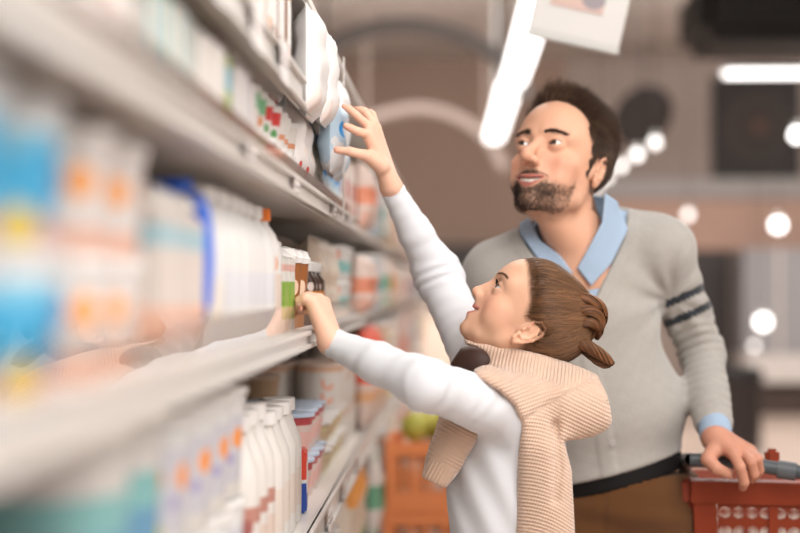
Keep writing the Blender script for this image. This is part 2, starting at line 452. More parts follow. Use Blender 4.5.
strip(a, b, 0.08, 0.035, LAMP2, 'white lit horizontal strip lamp at the upper right below the black unit')
def globe(px, py, Y, r, label, group=None, hang=True):
    p = at(px, py, Y); t = empty('glowing_globe', p, label=label, cat='lamp', group=group)
    MB().ball((0, 0, 0), r).build('globe', GLOB if r > .04 else GLOW, t, smooth=True)
    if hang:
        MB().cyl((0, 0, r * 0.85), (0, 0, r + 0.04), r * 0.35).build('lamp_holder', HOUS, t)
        MB().cyl((0, 0, r + 0.03), (0, 0, CH - p[2]), 0.004, seg=8).build('cord', BLK, t)
    else: MB().cyl((0, 0, 0), (0, 14.9 - Y if Y > 14 else 0.12, -0.02), r * 0.3).build('bracket', HOUS, t)
for i, (x, y) in enumerate([(655, 143), (637, 155), (621, 166), (607, 177), (597, 186)]):
    globe(x, y, 1444.0 / (288 - y) * 1.0, 0.034, ['nearest', 'second', 'third', 'fourth', 'farthest'][i] + ' small lit globe lamp in the receding row behind the head of the man', 'row of globe lamps behind the man')
globe(778, 225, 12.0, 0.05, 'round lit lamp before the clay-coloured wall panel at the right')
globe(797, 135, 11.5, 0.045, 'round lit lamp at the right picture edge beside the dark picture')
globe(688, 215, 12.5, 0.034, 'round lit lamp just above the left shoulder of the man')
globe(763, 322, 13.6, 0.060, 'bright lit ball put in as glare on the grey glass cabinet, the lower right one')  # glowing ball standing in for glare on the cabinet glass
globe(754, 346, 14.1, 0.030, 'dim small ball added as a reflection below the brightest one at the cabinet')  # small glowing ball standing in for a reflection in the glass
# dark hanging panel behind the man's head
dp = empty('acoustic_disc', at(643, 116, 13.8), label='dark oval disc hanging behind the head of the man', cat='disc')
o = MB().lathe([(0.02, -0.02), (0.30, -0.02), (0.32, 0), (0.30, 0.02), (0.02, 0.02)]).build('panel_disc', mat('dark_brown_felt', (0.020, 0.013, 0.011), 0.9), dp, smooth=True)
o.rotation_euler = (math.radians(90), math.radians(40), 0); o.scale = (0.8, 1.0, 1.0)
MB().cyl((0, 0, 0.2), (0, 0, CH - dp.location.z), 0.006).build('cord', BLK, dp)

# hanging framed poster
pc = at(582, 0, 3.2); po = empty('hanging_poster', pc, label='white framed poster hanging from the ceiling at the top of the picture', cat='poster')
Rm = Matrix.Rotation(math.radians(13), 3, 'Y')
PF = mat('white_poster_frame', (0.64, 0.62, 0.60), 0.5)
MB().box((0, 0, 0.060), (0.205, 0.012, 0.30), R=None, bev=0.003).build('frame', PF, po)
PI = graphic('poster_print', (0.56, 0.38, 0.33), spots=((0.025, -0.008, 0.01, 0.028, (0.26, 0.22, 0.24)), (-0.03, -0.008, 0.04, 0.030, (0.6, 0.46, 0.40))), rough=0.4)
MB().box((-0.008, -0.0075, 0.075), (0.118, 0.002, 0.20)).build('poster_print', PI, po)
MB().box((0, 0.0, -0.096), (0.21, 0.02, 0.012), bev=0.003).build('bottom_rail', HOUS, po)
po.rotation_euler = (0, math.radians(13), 0)
wr_ = po
for s in (-0.09, 0.09):
    top = Matrix.Rotation(math.radians(-13), 3, 'Y') @ Vector((0.0, 0, CH - pc[2]))
    st = Vector((s, 0, 0.20)); e = st + Matrix.Rotation(math.radians(-13), 3, 'Y') @ Vector((0, 0, CH - pc[2] - 0.20 + s * 0.22))
    MB().cyl(st, e, 0.0015, seg=6).build('wire', HOUS, po)

# ------------------------------------------------------------------ the refrigerated wall shelving
XF = -0.215
Z = CAM_Z
Y0, Y1 = 0.30, 11.2
WM_ = mat('white_shelf_enamel', (0.70, 0.66, 0.62), 0.35)
RAIL = mat('light_grey_rail', (0.60, 0.57, 0.54), 0.35)
BACKM = mat('fridge_liner', (0.64, 0.58, 0.54), 0.5)
unit_ = empty('refrigerated_shelving', (XF - 0.25, (Y0 + Y1) / 2, 0), label='long white refrigerated wall shelving unit running down the left of the aisle', cat='shelving')
ux, uy = unit_.location.x, unit_.location.y; LY = Y1 - Y0
MB().box((XF - 0.52 - ux, 0, 0.85), (0.04, LY, 1.69)).build('back_panel', BACKM, unit_)
MB().box((XF - 0.27 - ux, 0, 0.26), (0.50, LY, 0.48), bev=0.01).build('base', WM_, unit_)
MB().box((XF - 0.27 - ux, LY / 2 + 0.02, 0.85), (0.54, 0.04, 1.70), bev=0.006).build('end_panel', WM_, unit_)
MB().box((XF - 0.26 - ux, 0, Z + 0.442), (0.52, LY, 0.022), bev=0.005).build('canopy', WM_, unit_)
def shelf(z, xf, lip0, lip1, y0, y1, name='shelf', yr_=None):
    cy = (y0 + y1) / 2 - uy; L = y1 - y0
    s = MB().box(((xf - .010 + XF - 0.50) / 2 - ux, cy, z - 0.008), (xf - .010 - XF + 0.50, L, 0.016)).build(name, WM_, unit_)
    if yr_: cy = (y0 + yr_) / 2 - uy; L = yr_ - y0
    MB().box((xf - 0.004 - ux, cy, (lip0 + lip1) / 2), (0.008, L, lip1 - lip0)).box((xf + 0.002 - ux, cy, lip1 - 0.003), (0.010, L, 0.006)).box((xf + 0.002 - ux, cy, lip0 + 0.003), (0.010, L, 0.006)).build('price_rail', RAIL, s)
    return s
Z0, Z1, Z2, Z3, Z4 = Z - 0.73, Z - 0.376, Z - 0.066, Z + 0.152, Z + 0.300
YB = 2.10
shelf(Z0, XF, Z0 - 0.06, Z0 + 0.012, Y0, Y1)
shelf(Z1, XF, Z - 0.424, Z - 0.372, Y0, Y1)
shelf(Z2, XF, Z - 0.090, Z - 0.064, Y0, Y1, yr_=3.6)
shelf(Z3, XF, Z + 0.125, Z + 0.155, Y0, Y1, yr_=3.2)
shelf(Z4, XF, Z + 0.262, Z + 0.304, Y0, YB)
shelf(Z4 + 0.04, XF - 0.12, Z + 0.315, Z + 0.345, YB + 0.01, Y1)
CLR = thin_clear('clear_acrylic', (0.95, 0.93, 0.92), gloss=0.9, rough=0.012, ior=1.5)
TNT = thin_clear('tinted_ribbed_acrylic', (0.8, 0.7, 0.64), ior=1.35, rough=0.15); n_, l_ = TNT.node_tree.nodes, TNT.node_tree.links
_tc = n_.new('ShaderNodeTexCoord'); _wv = n_.new('ShaderNodeTexWave'); _wv.bands_direction = 'Y'; _wv.inputs['Scale'].default_value = 12.0
_rp = n_.new('ShaderNodeValToRGB'); _rp.color_ramp.elements[0].position = 0.15; _rp.color_ramp.elements[1].position = 0.30
_rp.color_ramp.elements[0].color = (0.36, 0.27, 0.23, 1); _rp.color_ramp.elements[1].color = (0.70, 0.58, 0.52, 1)
l_.new(_tc.outputs['Object'], _wv.inputs['Vector']); l_.new(_wv.outputs['Fac'], _rp.inputs['Fac']); l_.new(_rp.outputs['Color'], n_[TNT['tr']].inputs['Color'])
g = MB().box((XF - 0.010 - ux, (Y0 + 3.6) / 2 - uy, (Z - 0.064 + Z - 0.026) / 2), (0.003, 3.3, 0.038)).build('front_guard', CLR, unit_)
g = MB().box((XF - 0.010 - ux, (Y0 + 3.2) / 2 - uy, Z + 0.169), (0.003, 2.9, 0.027)).build('front_guard', TNT, unit_)
# bay post
for yb in (YB, YB + 2.2, YB + 4.4, YB + 6.6): MB().box((XF - 0.49 - ux, yb - uy, 0.93), (0.03, 0.05, 1.4)).build('upright', RAIL, unit_)
# price tags
TAG = graphic('price_tag_print', (0.72, 0.69, 0.67), bands=((-0.006, -0.002, (0.25, 0.2, 0.2)), (0.004, 0.008, (0.45, 0.38, 0.36))), rough=0.5)
TAGS = {}
def price_tag(y, z, h, w, label, group, tilt=0.0, x=None):
    k = (h, w)
    if k not in TAGS:
        TAGS[k] = MB().box((0, 0, 0), (0.0016, w, h), bev=0.0005, seg=1).build('price_tag', TAG); o = TAGS[k]
    else: o = TAGS[k].copy(); COL.objects.link(o)
    o.location = (XF + 0.0085 if x is None else x, y, z); o.rotation_euler = (math.radians(tilt), 0, 0)
    return tag(o, label, 'price tag', group)
rng_ = random.Random(4)
OW = ['nearest', 'second nearest', 'third nearest', 'fourth nearest', 'fifth nearest', 'sixth nearest', 'farthest']
for i, y in enumerate((0.72, 1.0, 1.28, 1.55, 1.80)): price_tag(y, Z + 0.283, 0.055, 0.085, OW[i] + ' large white price card on the rail of the topmost near shelf', 'price cards on the topmost near shelf')
for i, y in enumerate((1.35, 1.62, 1.9, 2.2, 2.5, 2.85, 3.3)): price_tag(y, Z - 0.398, 0.036, 0.070, OW[i] + ' white price tag on the rail of the shelf below the resting hand', 'price tags on the second lowest rail')
for i, y in enumerate((1.5, 1.95, 2.6, 3.0)): price_tag(y, Z + 0.140, 0.022, 0.050, OW[i] + ' small white price tag on the rail of the shelf above the resting hand', 'price tags on the upper ribbed rail')

# ------------------------------------------------------------------ goods
WP = mat('white_plastic', (0.72, 0.70, 0.68), 0.35)
CP = mat('cream_plastic', (0.62, 0.54, 0.46), 0.4)
def lidcap(col, nm): return mat(nm, col, 0.35)
BLU, CYA, ORG, RED, GRN, YEL, BRN = (0.010, 0.11, 0.60), (0.02, 0.36, 0.62), (0.74, 0.22, 0.04), (0.50, 0.03, 0.025), (0.20, 0.34, 0.04), (0.72, 0.56, 0.05), (0.20, 0.07, 0.025)
TEAL, PNK, LIL, BEI = (0.06, 0.30, 0.30), (0.72, 0.36, 0.28), (0.40, 0.38, 0.52), (0.62, 0.48, 0.36)
def mk_tub(r, h, m, lid, taper=0.86, sq=None):
    t = empty('plastic_tub')
    MB().lathe([(r * taper * .96, 0), (r * taper, 0.003), (r * 0.985, h - 0.012), (r * 1.03, h - 0.010), (r * 1.03, h - 0.006), (r * .9, h - .006)], sq=sq).build('body', m, t, smooth=True)
    MB().lathe([(r * 1.05, h - 0.008), (r * 1.055, h - 0.001), (r * 1.0, h), (r * .97, h - 0.002), (0.2 * r, h - 0.002)], sq=sq).build('lid', lid, t, smooth=True); return t
def mk_bottle(r, h, m, cap, neck=0.42, sq=None):
    t = empty('milk_bottle')
    MB().lathe([(r * .9, 0), (r, 0.006), (r, h * .62), (r * .96, h * .68), (r * .70, h * .80), (r * neck, h * .87), (r * neck, h * .93)], sq=sq).build('body', m, t, smooth=True)
    MB().lathe([(r * neck * 1.2, h * .90), (r * neck * 1.25, h * .905), (r * neck * 1.22, h * .995), (r * neck * 1.1, h)], sq=None).build('cap', cap, t, smooth=True); return t
def mk_jug(r, h, m, cap, handle):
    t = empty('milk_jug')
    MB().lathe([(r * .92, 0), (r, 0.008), (r, h * .60), (r * .9, h * .70), (r * .6, h * .82), (r * .42, h * .88), (r * .42, h * .93)], sq=5).build('body', m, t, smooth=True)
    MB().lathe([(r * .52, h * .885), (r * .54, h * .89), (r * .54, h * .985), (r * .5, h)]).build('cap', cap, t, smooth=True)
    MB().tube([(r * .35, -r * .1, h * .87), (r * .95, -r * .1, h * .84), (r * 1.12, -r * .1, h * .62), (r * 1.08, -r * .1, h * .30), (r * .92, -r * .1, h * .22)], r * 0.24, 12, 20).build('handle', handle, t, smooth=True); return t
def mk_carton(w, d, h, m, cap=None):
    t = empty('drink_carton'); mb = MB(); mb.box((0, 0, h * .41), (w, d, h * .82), bev=0.002)
    b = mb.bm; q = [b.verts.new(v) for v in ((-w / 2, -d / 2, h * .818), (w / 2, -d / 2, h * .818), (w / 2, d / 2, h * .818), (-w / 2, d / 2, h * .818), (0.0, -d / 2, h * .955), (0.0, d / 2, h * .955))]
    for f in ((0, 1, 4), (2, 3, 5), (1, 2, 5, 4), (3, 0, 4, 5)): b.faces.new([q[i] for i in f])
    mb.box((0, 0, h * .975), (0.003, d, h * .05)); mb.build('body', m, t)
    if cap: MB().cyl((w * .18, 0, h * .87), (w * .36, 0, h * .955), w * .17, seg=20).build('cap', cap, t, smooth=True)
    return t
def mk_pack(w, d, h, m, m2):
    t = empty('flat_pack'); MB().box((0, 0, h / 2), (w, d, h), bev=min(w, d) * .2, seg=2).build('wrapper', m, t)
    MB().box((w / 2 - 0.001, 0, h * .55), (0.003, d * .7, h * .5), bev=.001, seg=1).build('label', m2, t); return t
def mk_bag(w, d, h, m, m2, seed):
    """Pillow bag with crimped ends."""
    t = empty('food_bag'); rs = np.random.RandomState(seed); n = 15; V_, F_ = [], []
    for sgn in (1, -1):
        for j in range(n):
            for i in range(n):
                u, v = i / (n - 1) * 2 - 1, j / (n - 1) * 2 - 1
                th = (1 - abs(u) ** 3) ** .5 * (1 - abs(v) ** 4) ** .6
                wv = 0.10 * math.sin(5 * u + 3 * v + seed) + 0.10 * math.sin(9 * v + 2 * seed)
                V_.append((sgn * w / 2 * th * (1 + wv), d / 2 * u * (1 - 0.06 * (1 - v * v)), h / 2 * (v + 1)))
    for s in range(2):
        o = s * n * n
        for j in range(n - 1):
            for i in range(n - 1):
                q = [o + j * n + i, o + j * n + i + 1, o + (j + 1) * n + i + 1, o + (j + 1) * n + i]
                F_.append(q if s == 0 else q[::-1])
    me = np_mesh('bag', V_, F_); link('bag_body', me, m, t)
    MB().box((0, 0, h - 0.004), (0.003, d * .96, 0.014), bev=.001, seg=1).build('top_seal', m2, t); return t
def mk_cup(r, h, m, lid, dome=False):
    t = empty('lidded_cup')
    MB().lathe([(r * .70, 0), (r * .72, .003), (r * .97, h - .006), (r * 1.0, h - .005)]).build('cup_body', m, t, smooth=True)
    pr = [(r * 1.05, h - .006), (r * 1.06, h + .003), (r * .98, h + .006), (r * .92, h + .014), (r * .6, h + .018), (.1 * r, h + .018)] if dome else [(r * 1.04, h - .006), (r * 1.05, h - .001), (r * 1.0, h), (.1 * r, h)]
    MB().lathe(pr).build('lid', lid, t, smooth=True); return t
def mk_jar(r, h, m, lid):
    t = empty('glass_jar')
    MB().lathe([(r * .9, 0), (r, .005), (r, h * .70), (r * .8, h * .80), (r * .72, h * .86)]).build('jar_body', m, t, smooth=True)
    MB().lathe([(r * .82, h * .85), (r * .84, h * .86), (r * .84, h * .985), (r * .78, h)]).build('lid', lid, t, smooth=True); return t

PLACED = []
def run(proto, shelf_name, z, xs, ys, stack, dz, desc, cat, rz=0.0, jit=0.004, first=None):
    """Rows of one kind: front row and the ones behind, stacked upwards."""
    base = desc.split(',')[0] if len(xs) * len(ys) * stack > 1 else desc.replace(',', '')
    grp = None if len(xs) * len(ys) * stack == 1 else base
    ordw = ['nearest', 'second', 'third', 'fourth', 'fifth', 'sixth', 'seventh', 'eighth']
    stw = {1: [''], 2: ['lower', 'upper'], 3: ['bottom', 'middle', 'top']}
    k = 0
    for y in ys:
        for x in xs:
            for s in range(stack):
                o = proto if k == 0 else copy_tree(proto)
                o.location = (x + rng_.uniform(-jit, jit) * .5, y + rng_.uniform(-jit, jit), z + s * dz + .0004)
                o.rotation_euler = (0, 0, rz + rng_.uniform(-.06, .06))
                w = []
                if len(ys) > 1: w.append(ordw[ys.index(y)])
                if len(xs) > 1: w.append('front' if xs.index(x) == 0 else 'rear')
                if stack > 3: w = w[:0] + [('nearest', 'second', 'third', 'fourth')[ys.index(y)] + '-stack' if len(ys) > 1 else '', ('bottom', 'second', 'third', 'fourth', 'fifth', 'sixth', 'seventh', 'eighth', 'ninth', 'tenth', 'eleventh', 'twelfth')[s] + '-layer']
                elif stack > 1: w.append(stw[stack][s])
                tag(o, ' '.join(' '.join(w + [base]).split()[:16]), cat, grp); k += 1
def fr_(r): return XF - 0.021 - r
def rows(r, n, gap=0.004): return [fr_(r) - i * (2 * r + gap) for i in range(n)]
def yr(a, n, step): return [a + i * step for i in range(n)]

# ---- middle shelf, the one her hand rests on
S2 = 'the middle shelf'
M_CY = graphic('cyan_tub_print', (0.22, 0.47, 0.60), bands=((0.070, 0.10, (0.60, 0.62, 0.64)), (0.0, 0.016, (0.60, 0.36, 0.34)), (0.056, 0.070, (0.25, 0.52, 0.66))),
               spots=((0.050, -0.012, 0.040, 0.024, (0.06, 0.34, 0.58)), (0.045, -0.03, 0.010, 0.016, (0.66, 0.50, 0.10)), (0.03, -0.045, 0.042, 0.02, (0.06, 0.36, 0.60))))
run(mk_tub(0.054, 0.090, M_CY, mat('pale_lid', (0.60, 0.60, 0.60), .4)), S2, Z2, rows(0.056, 2), [0.62, 0.745, 0.870], 2, 0.090, 'cyan blue tub with a pale lid, stacked at the nearest end of the middle shelf', 'tub')
M_OF = graphic('orange_flower_tub_print', (0.60, 0.57, 0.56), bands=((0.0, 0.020, (0.66, 0.42, 0.34)),),
               spots=((0.036, -0.030, 0.050, 0.0125, (0.76, 0.34, 0.12)), (0.048, 0.004, 0.050, 0.0145, (0.62, 0.44, 0.36)), (0.012, -0.046, 0.050, 0.016, (0.26, 0.30, 0.46)), (0.010, -0.046, 0.018, 0.012, (0.26, 0.30, 0.50))))
run(mk_tub(0.050, 0.088, M_OF, WP), S2, Z2, rows(0.052, 2), [1.005, 1.115], 2, 0.088, 'white tub with an orange flower print, stacked behind the cyan tubs on the middle shelf', 'tub')
M_PK = graphic('pale_pack_print', (0.62, 0.56, 0.52), bands=((0.02, 0.05, (0.70, 0.44, 0.34)), (0.10, 0.12, (0.35, 0.50, 0.55))))
run(mk_carton(0.062, 0.062, 0.155, M_PK, WP), S2, Z2, rows(0.031, 2, .01), [1.215, 1.285, 1.352], 1, 0, 'pale pink banded drink carton before the blue-handled jug', 'carton')
M_JG = graphic('jug_print', (0.62, 0.61, 0.61), bands=((0.03, 0.075, (0.66, 0.60, 0.52)),), spots=((0.03, -0.03, 0.105, 0.022, (0.66, 0.33, 0.14)),))
BLM = mat('deep_blue_plastic', BLU, 0.3)
run(mk_jug(0.044, 0.176, M_JG, BLM, BLM), S2, Z2, [fr_(0.050)], [1.455], 1, 0, 'white milk jug with a deep blue cap and handle on the middle shelf', 'jug', rz=-0.5)
M_WB = graphic('white_bottle_print', (0.66, 0.65, 0.64), bands=((0.045, 0.085, (0.60, 0.60, 0.63)),), spots=((0.02, -0.025, 0.03, 0.010, (0.55, 0.5, 0.6)),))
run(mk_bottle(0.036, 0.176, M_WB, WP), S2, Z2, rows(0.036, 2), yr(1.555, 6, 0.078), 1, 0, 'plain white milk bottle with a white cap on the middle shelf', 'bottle')
M_OC = graphic('orange_cap_bottle_print', (0.64, 0.62, 0.60), bands=((0.035, 0.085, (0.60, 0.50, 0.44)),), spots=((0.022, -0.022, 0.10, 0.012, (0.6, 0.34, 0.24)),))
run(mk_bottle(0.033, 0.178, M_OC, lidcap((0.80, 0.20, 0.03), 'orange_cap')), S2, Z2, [fr_(0.035)], [2.035], 1, 0, 'white bottle with an orange cap, alone at the end of the white milk bottles', 'bottle')
M_GS = graphic('green_stripe_print', (0.64, 0.62, 0.58), bands=((0.02, 0.075, GRN), (0.09, 0.10, (0.6, 0.35, 0.3))), rough=.4)
run(mk_carton(0.045, 0.045, 0.135, M_GS), S2, Z2, rows(0.023, 2, .01), [2.10, 2.155], 1, 0, 'small white carton with a green lower panel beside the coffee cups', 'carton')
M_CF = graphic('coffee_cup_print', (0.30, 0.10, 0.025), bands=((0.0, 0.02, (0.55, 0.22, 0.05)),), spots=((0.022, -0.022, 0.066, 0.013, (0.76, 0.55, 0.40)), (0.02, -0.024, 0.035, 0.010, (0.72, 0.24, 0.03))))
M_CO = graphic('orange_coffee_cup_print', (0.62, 0.56, 0.52), spots=((0.018, -0.026, 0.055, 0.016, (0.80, 0.28, 0.04)), (0.018, -0.026, 0.025, 0.009, (0.20, 0.10, 0.07))))
run(mk_cup(0.034, 0.112, M_CO, WP, True), S2, Z2, [fr_(0.036)], [2.235], 1, 0, 'white and orange iced coffee cup with a white dome lid, nearest of the cups above the resting hand', 'cup')
run(mk_cup(0.034, 0.112, M_CF, WP, True), S2, Z2, rows(0.036, 2), [2.345, 2.43], 1, 0, 'brown iced coffee cup with a white dome lid just above the resting hand', 'cup')
M_DJ = graphic('dark_jar_print', (0.055, 0.032, 0.024), bands=((0.02, 0.06, (0.58, 0.24, 0.07)),), spots=((0.02, -0.02, 0.068, 0.008, (0.6, 0.5, 0.45)),), rough=.15)
run(mk_jar(0.030, 0.112, M_DJ, WP), S2, Z2, rows(0.032, 2), [2.55, 2.63, 2.71], 1, 0, 'dark glass jar with a white lid behind the brown coffee cups', 'jar')
M_BB = graphic('beige_bag_print', (0.62, 0.50, 0.40), blotch=((0.68, 0.60, 0.52), 18, .5))
run(mk_bag(0.06, 0.12, 0.165, M_BB, WP, 3), S2, Z2, [XF - .055, XF - .13], [2.84, 2.97, 3.10], 1, 0, 'beige food bag standing behind the dark jars on the middle shelf', 'bag')
M_WT = graphic('white_teal_tub_print', (0.64, 0.62, 0.60), bands=((0.02, 0.045, (0.25, 0.52, 0.50)),), spots=((0.03, -0.03, 0.06, .012, (0.7, .3, .2)),))
run(mk_tub(0.050, 0.080, M_WT, WP), S2, Z2, rows(0.052, 1), [3.25, 3.37, 3.49], 2, 0.081, 'white tub with a teal band, beyond the beige bags on the middle shelf', 'tub')

# ---- shelf below
S1 = 'the second lowest shelf'
M_R0 = graphic('dark_red_print', (0.22, 0.05, 0.045), bands=((0.1, 0.14, (0.30, 0.28, 0.40)),))
run(mk_pack(0.07, 0.10, 0.20, M_R0, WP), S1, Z1, [fr_(0.036)], [0.72, 0.84, 0.95], 1, 0, 'dark red upright pack at the lower left picture corner', 'pack')
M_BU = graphic('teal_bucket_print', (0.58, 0.56, 0.54), bands=((0.0, 0.215, (0.12, 0.28, 0.42)), (0.195, 0.225, (0.20, 0.42, 0.42))), spots=((0.03, -0.05, 0.07, .03, (0.05, 0.34, 0.36)), (0.05, -0.02, 0.05, .02, (0.45, 0.60, 0.7))))
run(mk_tub(0.062, 0.272, M_BU, WP), S1, Z1, rows(0.066, 2), [1.07, 1.205], 1, 0, 'tall white bucket with a teal and blue base on the lower shelf', 'bucket')
M_D = graphic('orange_dot_tub_print', (0.50, 0.50, 0.55), bands=((0.0, 0.02, (0.6, .58, .55)), (0.098, 0.13, (0.62, 0.62, 0.62))),
              spots=((0.022, -0.043, 0.072, 0.0125, (0.80, 0.28, 0.06)), (0.046, -0.012, 0.072, 0.0125, (0.80, 0.28, 0.06)), (0.020, -0.043, 0.022, 0.014, (0.66, 0.58, 0.02)), (-0.004, -0.048, 0.045, .012, (0.20, 0.20, 0.38)), (0.040, -0.026, 0.048, .007, (0.30, 0.28, 0.48))))
run(mk_tub(0.051, 0.130, M_D, WP), S1, Z1, rows(0.055, 2), [1.34, 1.455, 1.57, 1.685], 2, 0.1305, 'white tub with two orange dots and a yellow patch, stacked on the lower shelf', 'tub')
M_RB = graphic('brown_pattern_bottle_print', (0.64, 0.61, 0.58), bands=((0.085, 0.105, (0.42, 0.20, 0.16)), (0.03, 0.07, (0.62, 0.50, 0.44))), spots=((0.02, -0.025, 0.080, .012, (0.30, .10, .09)),))
run(mk_bottle(0.038, 0.218, M_RB, WP, .55), S1, Z1, rows(0.040, 2), yr(1.80, 3, 0.085), 1, 0, 'white drinking yogurt bottle with a red-brown pattern and a white cap', 'bottle')
run(mk_bottle(0.037, 0.200, graphic('plain_white_bottle_print', (0.66, 0.63, 0.60), bands=((0.03, 0.09, (0.64, 0.56, 0.50)),)), WP, .58), S1, Z1, rows(0.039, 2), yr(2.06, 4, 0.085), 1, 0, 'plain white bottle with a white cap behind the red-brown patterned ones', 'bottle')
M_S = graphic('red_blue_sachet_print', (0.60, 0.06, 0.035), bands=((0.0, 0.05, (0.02, 0.06, 0.30)), (0.05, 0.056, (.6, .6, .6))))
run(mk_pack(0.018, 0.06, 0.105, M_S, WP), S1, Z1, [XF - .034], [2.43], 1, 0, 'red and blue sachet standing at the rail beneath the white bottles', 'sachet')
M_RC = graphic('red_rim_cup_print', (0.62, 0.50, 0.46), bands=((0.058, 0.080, (0.40, 0.06, 0.07)), (0.016, 0.046, (0.70, 0.42, 0.38))))
run(mk_cup(0.040, 0.078, M_RC, mat('blue_white_lid', (0.45, 0.54, 0.66), .3)), S1, Z1, rows(0.044, 2), [2.53, 2.62, 2.71, 2.80], 2, .079, 'pink cup with a dark red rim band and pale blue lid, stacked on the lower shelf', 'cup')
M_YC = graphic('yellow_cream_cup_print', (0.64, 0.50, 0.32), bands=((0.0, 0.010, (0.66, .62, .5)), (0.034, 0.042, (0.72, 0.62, 0.35))))
yc = mk_cup(0.044, 0.054, M_YC, WP)
run(yc, S1, Z1, rows(0.048, 1), [2.90, 3.00, 3.10, 3.205, 3.32], 2, .055, 'cream yellow dessert cup with a white lid, stacked below the swirl tubs', 'cup')
M_SW = graphic('plain_white_tub_print', (0.66, 0.61, 0.57), bands=((0.080, 0.096, (0.66, 0.40, 0.26)),))
def swirl_tub(r=.053, h=.098):
    t = mk_tub(r, h, M_SW, mat('peach_lid', (0.64, 0.50, 0.42), .4), .9); b = [c for c in bpy.data.objects if c.parent == t and c.name.startswith('body')][0]
    SWM = mat('orange_ink', (0.80, 0.20, 0.05), .5)
    mb = MB()
    for zc in (h * .58, h * .27):
        pts = []
        for i in range(14):
            a = math.radians(150 + i * 15); dz = 0.0135 * math.sin(a); dy = 0.0125 * math.cos(a)
            z_ = zc + dz; R = r * (.9 + .085 * z_ / h) + .0004; th = -1.12 + dy / R
            pts.append((R * math.cos(th), R * math.sin(th), z_))
        mb.tube(pts, 0.0024, 8)
    mb.build('orange_swirl', SWM, b, smooth=True); return t
sw_t = swirl_tub()
run(sw_t, S1, Z1 + 0.1105, [fr_(.056)], [3.22, 3.335], 1, 0, 'white tub with two orange swirls and a peach lid under the sleeve of the girl', 'tub')
run(mk_pack(.11, .23, .110, mat('kraft_carton', (0.40, 0.27, 0.17), .7), WP), S1, Z1, [XF - .20], [3.26], 1, 0, 'low kraft carton in the rear under the rear swirl tubs', 'box')
sw3 = swirl_tub()
run(sw3, S1, Z1 + 0.1105, [XF - .195], [3.20, 3.32], 1, 0, 'white swirl tub in the rear row behind the front swirl tubs', 'tub')
run(mk_tub(0.050, 0.056, mat('kraft_tub', (0.56, 0.38, 0.24), .6), mat('kraft_lid', (0.60, 0.46, 0.34), .5)), S1, Z1 + .137, [XF - .19], [3.02], 1, 0, 'beige kraft tub in the rear behind the white bottles just under the middle shelf', 'tub')
run(mk_pack(.10, .12, .1365, mat('brown_box', (0.32, 0.20, 0.12), .7), WP), S1, Z1, [XF - .19], [3.02], 1, 0, 'brown box in the rear carrying the kraft tub', 'box')
sw2 = swirl_tub(.050, .083)
run(sw2, S1, Z1, rows(0.054, 1), [3.44, 3.56, 3.68], 3, 0.0845, 'white tub with orange swirls, in the stacks beyond the cream cups', 'tub')
M_RBG = graphic('red_top_bag_print', (0.64, 0.50, 0.44), bands=((0.12, 0.27, (0.70, 0.10, 0.05)), (0.07, 0.10, (0.66, .36, .2))))
run(mk_bag(0.07, 0.13, 0.262, M_RBG, mat('red_seal', (0.6, 0.08, 0.05), .4), 5), S1, Z1 + .0045, [XF - .018], [3.83, 3.97, 4.11, 4.25], 1, 0, 'orange-red topped bag on the lower shelf beyond the resting hand', 'bag')

# ---- shelf above (ribbed guard)
S3 = 'the upper shelf'
M_PN = graphic('blush_pack_print', (0.62, 0.50, 0.46), blotch=((0.70, 0.66, 0.64), 14, .5))
run(mk_bag(.05, .12, .110, M_PN, WP, 8), S3, Z3, [XF - .045, XF - .11], [.50, .63, .76, .89, 1.02], 1, 0, 'blush pink bag on the upper shelf at the top left of the picture', 'bag')
M_TB = graphic('teal_yellow_print', (0.60, 0.58, 0.54), bands=((-.03, -.012, (.10, .36, .46)), (-.006, .006, (.66, .56, .30)), (.014, .022, (.2, .4, .5))), axis='Y')
run(mk_carton(.055, .07, .112, M_TB), S3, Z3, [XF - .045], [1.13, 1.21, 1.29], 1, 0, 'white carton with upright teal and yellow stripes on the upper shelf', 'carton')
run(mk_carton(.055, .06, .112, graphic('plain_carton_print', (.66, .63, .60), bands=((.01, .018, (.6, .5, .45)),), axis='Y')), S3, Z3, [XF - .045], [1.37, 1.44], 1, 0, 'plain white carton between the striped and the green cartons', 'carton')
run(mk_carton(.055, .05, .114, graphic('green_carton_print', (.26, .36, .05), bands=((.055, .08, (.10, .38, .48)), (.018, .034, (.62, .40, .06))))), S3, Z3, [XF - .045], [1.51], 1, 0, 'green carton with a blue patch, tallest colour spot on the upper shelf', 'carton')
run(mk_carton(.055, .06, .112, graphic('grey_white_carton_print', (.58, .57, .57), bands=((-.02, -.012, (.66, .50, .44)),), axis='Y'), WP), S3, Z3, [XF - .045], yr(1.58, 3, .067), 1, 0, 'pale grey-white carton just beyond the green carton', 'carton')
M_SR = graphic('small_red_yogurt_print', (.66, .62, .60), bands=((.022, .040, (.56, .05, .05)),), spots=((.02, -.015, .01, .007, (.10, .30, .10)),))
M_SG = graphic('small_green_yogurt_print', (.66, .62, .60), bands=((.020, .040, (.16, .40, .22)),), spots=((.02, -.015, .012, .007, (.6, .2, .05)),))
M_SP = graphic('small_white_pot_print', (.68, .65, .62), bands=((.010, .018, (.62, .28, .16)),))
run(mk_tub(.030, .050, M_SG, WP), S3, Z3, rows(.031, 2), [1.80, 1.87], 2, .051, 'small yogurt pot with a green band, stacked on the upper shelf', 'yogurt pot')
run(mk_tub(.030, .050, M_SR, WP), S3, Z3, rows(.031, 2), [1.94, 2.01], 2, .051, 'small yogurt pot with a red band, stacked on the upper shelf', 'yogurt pot')
